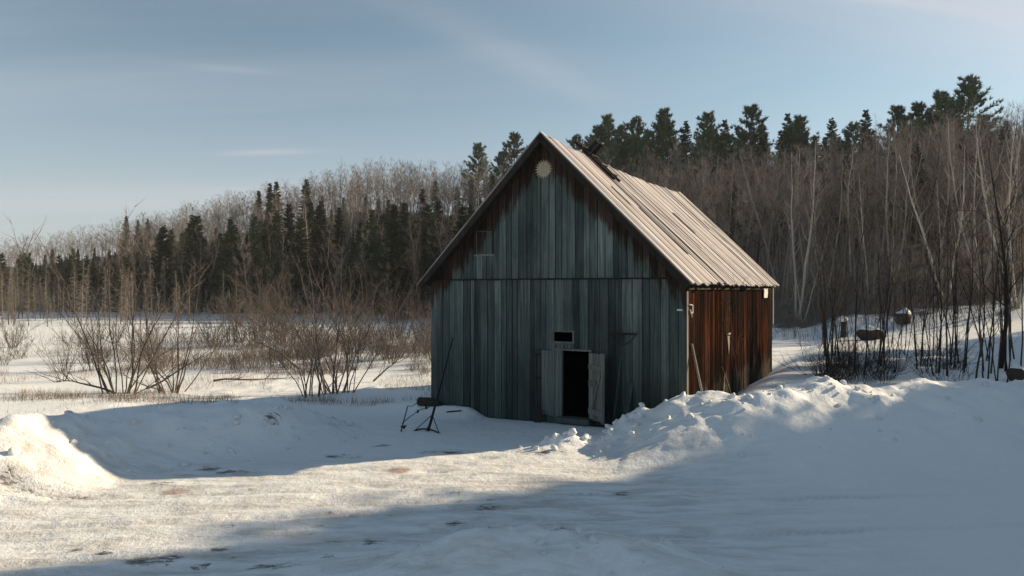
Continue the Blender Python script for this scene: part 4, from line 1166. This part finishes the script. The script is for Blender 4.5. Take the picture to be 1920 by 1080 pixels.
plant('white_birch', K_birch[3], (x, y, z), h / 16, .6, 'wide crowned pale birch rising above the dark spruces of the far hill', 'tree', None, .1)
for px, py in ((520, 338), (508, 343), (235, 404), (258, 412), (277, 410), (572, 335), (483, 356)):
    Y = np.interp(px, PXK, R_Y) * .72; x, y, z = on_ground(px, Y); h = CAMZ + (HY - py) / FPX * Y - z
    plant('spruce_tree', K_spruce[rt.randint(5)], (x, y, z), min(max(h, 7), 24) / 13, rt.rand() * 6, 'spruce whose tip stands out above the skyline of the far hill', 'tree', 'spruces on the far skyline', .1)

# woods further up and behind: one mass
def merged(name, items, mat, smooth=False):
    """items: (mesh, x, y, z, scale, rot) joined into one mesh"""
    VV, FF, o = [], [], 0; cache = {}
    for me_, x, y, z, s, a in items:
        if me_.name not in cache:
            n = len(me_.vertices); v = np.empty(n * 3, np.float32); me_.vertices.foreach_get('co', v)
            me_.calc_loop_triangles(); t = np.empty(len(me_.loop_triangles) * 3, np.int32); me_.loop_triangles.foreach_get('vertices', t)
            cache[me_.name] = (v.reshape(-1, 3), t.reshape(-1, 3))
        v, t = cache[me_.name]; c, s_ = math.cos(a), math.sin(a)
        w = np.stack([v[:, 0] * c - v[:, 1] * s_, v[:, 0] * s_ + v[:, 1] * c, v[:, 2]], -1) * s + np.array([x, y, z])
        VV.append(w); FF.append(t + o); o += len(v)
    return fast_mesh(name, np.concatenate(VV), np.concatenate(FF), mat, smooth)
lowT, lowC = bare_tree(900, 13, .09, .40, 15, .30, .75, tw=.024, twl=(.5, 1.2), sub=1.4, twn=5); lowm = MB(); 
low = [lowT.mesh('low_trunk', None), lowC.mesh('low_crown', None)]
items = []
for px, Y in spread_px(-60, 860, .30, 1.12, 430):
    x, y, z = on_ground(px, Y); s = rt.uniform(.8, 1.15); a = rt.rand() * 6.28
    items += [(q, x, y, z, s, a) for q in low]
me_ = merged('far_woodland', items, M['red_twig']); o = link('far_woodland', me_); tag(o, 'bare wood covering the crest of the far hill', 'woodland', kind='stuff')
items = []
for px, Y in spread_px(960, 2050, .30, 1.12, 230):
    x, y, z = on_ground(px, Y); s = rt.uniform(.7, .95); a = rt.rand() * 6.28; items += [(q, x, y, z, s, a) for q in low]
me_ = merged('ridge_woodland', items, M['twig']); o = link('ridge_woodland', me_); tag(o, 'bare wood along the top of the hill behind the barn', 'woodland', kind='stuff')

# undergrowth: thin stems inside the woods, and reddish brush along their edge
def brush(name, label, pts, hs, mat, per, w, kids=5, cat='undergrowth'):
    rg = np.random.RandomState(len(pts)); P, D, L, W = [], [], [], []
    for x, y, z in pts:
        for k in range(per):
            h = rg.uniform(*hs); d = np.array([rg.randn() * .16, rg.randn() * .16, 1]); b = np.array([x + rg.randn() * .35, y + rg.randn() * .35, z - .1])
            P.append(b); D.append(d); L.append(h); W.append(w * rg.uniform(.6, 1.3))
            for j in range(kids):
                s = rg.uniform(.15, .9); P.append(b + d * h * s); D.append(d * .6 + rg.randn(3) * .5 + UP * .2); L.append(h * rg.uniform(.12, .35)); W.append(w * .55)
    T = needles(rg, np.array(P), np.array(D), np.array(L), np.array(W)); V = T.reshape(-1, 3)
    o = link(name, fast_mesh(name, V, np.arange(len(V)).reshape(-1, 3), M[mat], False)); tag(o, label, cat, kind='stuff'); return o
def pts_px(p0, p1, d0, d1, n): return [on_ground(px, Y) for px, Y in spread_px(p0, p1, d0, d1, n)]
brush('hillside_undergrowth', 'thin bare undergrowth filling the wood behind the barn', pts_px(1000, 2000, -1, 60, 1500), (2.0, 6.0), 'twig', 2, .022, 9)
brush('forest_edge_brush', 'low reddish brush along the foot of the wood behind the barn', pts_px(1380, 1960, -6, 5, 420), (.6, 2.0), 'red_twig', 4, .014, 5)
brush('far_undergrowth', 'thin bare undergrowth in front of the spruce belt beyond the marsh', pts_px(-20, 900, -10, 14, 700), (1.5, 5.0), 'twig', 3, .022, 7)

# dead larches standing in the marsh on the far left
for i in range(95):
    px = rt.uniform(-10, 260) if i < 75 else rt.uniform(240, 470); Y = rt.uniform(72, 118)
    x, y, z = on_ground(px, Y)
    plant('dead_larch', K_larch[rt.randint(3)], (x, y, z), rt.uniform(.5, 1.0), rt.rand() * 6.28, 'slim dead larch with short bare branches standing in the snowy marsh', 'tree', 'dead larches in the marsh', .05)

# alder clumps on the marsh edge: column, foot row, height in picture, kit
G0 = .48
def foot(px, py, zg=-.42):
    Y = FPX * (CAMZ - zg) / (py - HY); return on_ground(px, Y)
alders = [(228, 742, 300, 0, 'big alder clump with low spreading boughs, its stems fanning out above the marsh edge'),
          (322, 735, 280, 3, 'alder clump leaning over with long slanting stems, next to the biggest clump'),
          (585, 738, 265, 1, 'thin dark stemmed alder growing where the barn shadow begins'),
          (632, 732, 290, 2, 'upright dense alder with fine red twigs near the barn shadow'),
          (118, 712, 100, 1, 'small upright alder clump on the open marsh'),]
for px, py, hp, k, lab in alders:
    x, y, z = foot(px, py); h = hp / FPX * y
    plant('alder_shrub', K_alder[k], (x, y, z), h / 4.1, rt.rand() * 6, lab, 'shrub', None, .03)
for i in range(58):
    px = rt.uniform(380, 830) if i % 4 else rt.uniform(0, 380); py = rt.uniform(640, 694); x, y, z = foot(px, py); h = rt.uniform(50, 115) / FPX * y
    if i % 3: plant('willow_shrub', K_willow[rt.randint(3)], (x, y, z), h / 3.3, rt.rand() * 6, 'bare willow clump in the brown thicket across the marsh', 'shrub', 'willows in the marsh thicket', .03)
    else: plant('alder_shrub', K_alder[rt.randint(4)], (x, y, z), 1.1 * h / 4.2, rt.rand() * 6, 'bare alder clump in the brown thicket across the marsh', 'shrub', 'alders in the marsh thicket', .03)
for i in range(20):
    px = rt.uniform(430, 800); py = rt.uniform(622, 650); x, y, z = foot(px, py); h = rt.uniform(70, 150) / FPX * y
    plant('alder_shrub', K_alder[rt.randint(4)], (x, y, z), h / 4.2, rt.rand() * 6, 'tall bare alder at the back of the marsh before the spruces', 'shrub', 'tall alders behind the thicket', .03)
# broken boughs lying in the snow
def bough(px, py, seed, L, d, label):
    x, y, z = foot(px, py); rg = np.random.RandomState(seed); S, C = MB(), MB(); tri = []
    sp = path(rg, (0, 0, .02), d, L, 7, .10, -.04); sp[:, 2] = np.maximum(sp[:, 2], .03); S.tube(sp, .045 * np.linspace(1, .25, 8), 5)
    for j in range(10):
        q, qd = interp(sp, rg.uniform(.15, 1)); bp = path(rg, q, qd + rg.randn(3) * .5 + UP * .5, rg.uniform(.5, 1.3), 3, .15, .02); C.tube(bp, [.016, .012, .008, .003], 3, cap=False)
        for k in range(8):
            w, wd = interp(bp, rg.uniform(.1, 1)); tri.append((w, wd + rg.randn(3) * .5, rg.uniform(.15, .4), .006))
    P, D, Ln, W = map(np.array, zip(*tri)); C.tris(needles(rg, P, D, Ln, W))
    r = empty('fallen_bough', (x, y, z)); S.build('stem', M['alder_bark'], r, True); tag(C.build('twigs', M['red_twig'], r), kind='stuff'); tag(r, label, 'branch')
bough(215, 742, 3, 2.4, (-1, .1, .35), 'broken bough lying on the snow at the foot of the biggest alder clump')
bough(400, 714, 4, 3.4, (1, .2, .30), 'long grey bough lying on the snow among the alders')
bough(560, 690, 5, 2.6, (-1, .1, .55), 'arched broken bough in front of the brown thicket')
bough(275, 728, 6, 2.6, (1, .1, .45), 'fallen bough slanting between two alder clumps')
bough(700, 712, 7, 1.6, (.6, .1, .8), 'dark dead branch standing up from the snow toward the barn')

# dry grass on the marsh
def grass(name, label, n, fn, hs, w, mat, seed, cat='grass'):
    rg = np.random.RandomState(seed); px, py = fn(rg, n)
    Y = FPX * (CAMZ + .42) / (py - HY); X = (px - 960) / FPX * Y
    keep = fbm(X * .45, Y * .3, 3) > .02; X, Y = X[keep], Y[keep]
    Z = height(X, Y); P = np.stack([X, Y, Z - .03], -1); D = np.stack([rg.randn(len(X)) * .35, rg.randn(len(X)) * .35, np.ones(len(X))], -1)
    T = needles(rg, P, D, rg.uniform(hs[0], hs[1], len(X)), np.full(len(X), w)); V_ = T.reshape(-1, 3)
    o = link(name, fast_mesh(name, V_, np.arange(len(V_)).reshape(-1, 3), M[mat], False)); tag(o, label, cat, kind='stuff')
grass('marsh_grass', 'dry brown grass poking through the snow of the marsh', 15000, lambda g, n: (g.uniform(-20, 815, n), 655 + 120 * g.rand(n) ** 1.0), (.10, .45), .006, 'grass', 3)
grass('marsh_edge_grass', 'dark weed stems along the marsh edge behind the snowbank', 2600, lambda g, n: (lambda p: (p, 772 - .045 * p + g.randn(n) * 16))(g.uniform(-20, 800, n)), (.12, .42), .005, 'alder_bark', 4)
grass('far_thicket', 'low brown thicket covering the back of the marsh', 22000, lambda g, n: (60 + 760 * g.rand(n) ** .6, 626 + 74 * g.rand(n)), (.3, 1.3), .008, 'red_twig', 5, 'thicket')

# thicket of saplings on the right slope: column, foot row
for i in range(72):
    px = 1535 + 380 * rt.rand() ** 1.25; py = rt.uniform(640, 705)
    zg = .65 + max(px - 1700, 0) * .003
    Y = min(max(FPX * (CAMZ - zg) / (py - HY), 21), 44); x, y, z = on_ground(px, Y)
    plant('dark_sapling', K_sap[rt.randint(4)], (x, y, z), rt.uniform(.45, 1.05), rt.rand() * 6, 'thin dark sapling in the thicket right of the barn', 'sapling', 'saplings in the thicket right of the barn', .03)
for i in range(30):
    px = rt.uniform(1540, 1640) if i < 18 else rt.uniform(1640, 1800); Y = rt.uniform(20.5, 27); x, y, z = on_ground(px, Y)
    plant('dark_bush', K_bush[rt.randint(2)], (x, y, z), rt.uniform(.5, 1.0), rt.rand() * 6, 'low dark tangled bush at the foot of the saplings', 'bush', 'dark bushes under the saplings', .03)
x, y, z = on_ground(1874, 26)
plant('young_tree', kit(bare_tree(811, 8.5, .085, .25, 12, .20, 1.3, tw=.009, sub=2.0, twn=6, lean=.16, wob=.06), 'dark_bark', 'dark_stem'), (x, y, z), 1, 2.6, 'leaning dark tree, thickest trunk of the thicket right of the barn', 'tree', None, .05)
for px, Y, s in ((1600, 24, 1.15), (1660, 27, 1.2), (1725, 28, 1.1)):
    x, y, z = on_ground(px, Y)
    plant('young_tree', K_sap[int(px) % 4], (x, y, z), s * .85, px, 'tall forked dark sapling standing above the thicket right of the barn', 'tree', 'tall saplings of the thicket', .05)
# bare sapling growing right at the side wall
yy, zz = side(1380, 600, HW + .5); p = to_world((HW + .55, yy, 0)); zg = gz(p[0], p[1])
plant('wall_sapling', kit(bare_tree(820, 3.1, .016, .35, 8, .14, 1.2, tw=.005, twl=(.15, .4), sub=1.6, twn=4), 'alder_bark', 'alder_bark'), (p[0], p[1], zg), 1, .5, 'thin bare sapling growing against the red brown side wall', 'sapling', None, .03)

# boulders with snow caps at the foot of the slope, and a capped stump
def boulder(px, py, wpx, hpx, Y, seed, label, name='boulder'):
    import bmesh
    x, y, z = on_ground(px, Y); sx, sz = wpx / FPX * Y / 2, hpx / FPX * Y
    t = empty(name, (x, y, z)); rg = np.random.RandomState(seed); off = rg.rand(3) * 9
    def blob(name_, mat, grow, zmin):
        bm = bmesh.new(); bmesh.ops.create_icosphere(bm, subdivisions=3, radius=1)
        for v in bm.verts:
            n = v.co.normalized(); k = 1 + .22 * math.sin(n.x * 3.1 + off[0]) * math.cos(n.y * 2.7 + off[1]) + .10 * math.sin(n.z * 5 + n.x * 4 + off[2])
            k += grow * max(n.z - zmin, 0); v.co = n * k
            if grow: v.co *= .985
            v.co.x *= sx; v.co.y *= sx * .8; v.co.z = v.co.z * sz * .62 + sz * .35
        me = bpy.data.meshes.new(name_); bm.to_mesh(me); bm.free(); me.materials.append(mat); me.polygons.foreach_set('use_smooth', [True] * len(me.polygons)); link(name_, me, t)
    blob('rock', M['rock'], 0, 0); blob('snow_cap', M['snow'], .16, .42); tag(t, label, name)
boulder(1634, 640, 46, 26, 42, 2, 'brown boulder with a thin snow cap at the foot of the hill')
boulder(1695, 625, 30, 26, 46, 5, 'smaller reddish boulder behind the saplings, near the snow capped one')
boulder(1905, 700, 34, 34, 22, 9, 'dark boulder on the shaded slope under the leaning tree')
x, y, z = on_ground(1581, 45); t = empty('stump', (x, y, z)); m = MB(); m.tube([(0, 0, -.1), (.02, 0, .5), (0, 0, 1.0)], [.2, .16, .15], 8); m.build('wood', M['dark_bark'], t, True)
m = MB(); m.tube([(0, 0, .99), (0, 0, 1.08), (0, 0, 1.25), (0, 0, 1.36)], [.2, .3, .24, .05], 10); m.build('snow_cap', M['snow'], t, True); tag(t, 'tree stump wearing a round white snow cap before the wood', 'stump')

# dense spruces to the right of the yard (beyond the frame); their shadows lie across the snow
for k, (x, y, h) in enumerate([(x, y, h) for x, ys, h in ((33, (10, 12.6, 15.2, 17.4, 22.4), 21.5), (36.5, (9, 11.5, 14, 16.5, 19.2, 23.2), 22), (29.5, (5, 8, 11, 14, 16.4), 17), (40, (14, 17, 20.6, 24.1), 22), (33.2, (19.8,), 13.0), (36.7, (21.3,), 13.4), (40.3, (22.6,), 14.4), (30, (18.6,), 11.5), (36.8, (25.3,), 15.6), (41, (26.8,), 17), (33.4, (24.2,), 14.6)) for y in ys]):
    plant('spruce_tree', K_spruce[(1, 4, 3)[k % 3]], (x, y, gz(x, y)), h / 13, k * 1.7, 'tall dense spruce in the windbreak beside the yard', 'tree', 'windbreak spruces', .1)
for k, (x, y, h) in enumerate(((39, 26, 13), (38, 28.6, 13), (39, 31.5, 12.5), (38, 34.3, 12.5), (39, 37, 12), (40, 40, 12), (44, 27, 14), (44, 31, 14), (44, 35, 14), (45, 39, 14), (46, 43, 14))):
    plant('spruce_tree', K_spruce[(4, 1)[k % 2]], (x, y, gz(x, y)), h / 13, k * 2.1, 'dense spruce on the rise beside the wooded slope', 'tree', 'spruces on the rise', .1)

# thin winter air between here and the far hill
hm = bpy.data.materials.new('thin_haze'); hm.use_nodes = True; hm.node_tree.nodes.clear()
ho = hm.node_tree.nodes.new('ShaderNodeOutputMaterial'); hv = hm.node_tree.nodes.new('ShaderNodeVolumePrincipled')
hv.inputs['Color'].default_value = (0.93, 0.95, 0.97, 1); hv.inputs['Density'].default_value = 0.00022
hm.node_tree.links.new(hv.outputs[0], ho.inputs['Volume'])
m = MB(); m.box((-2600, -120, float(V[:, 2].min()) - 1.5), (2600, 3600, 62)); o = m.build('haze', hm); tag(o, 'thin pale winter haze', 'haze', kind='stuff')
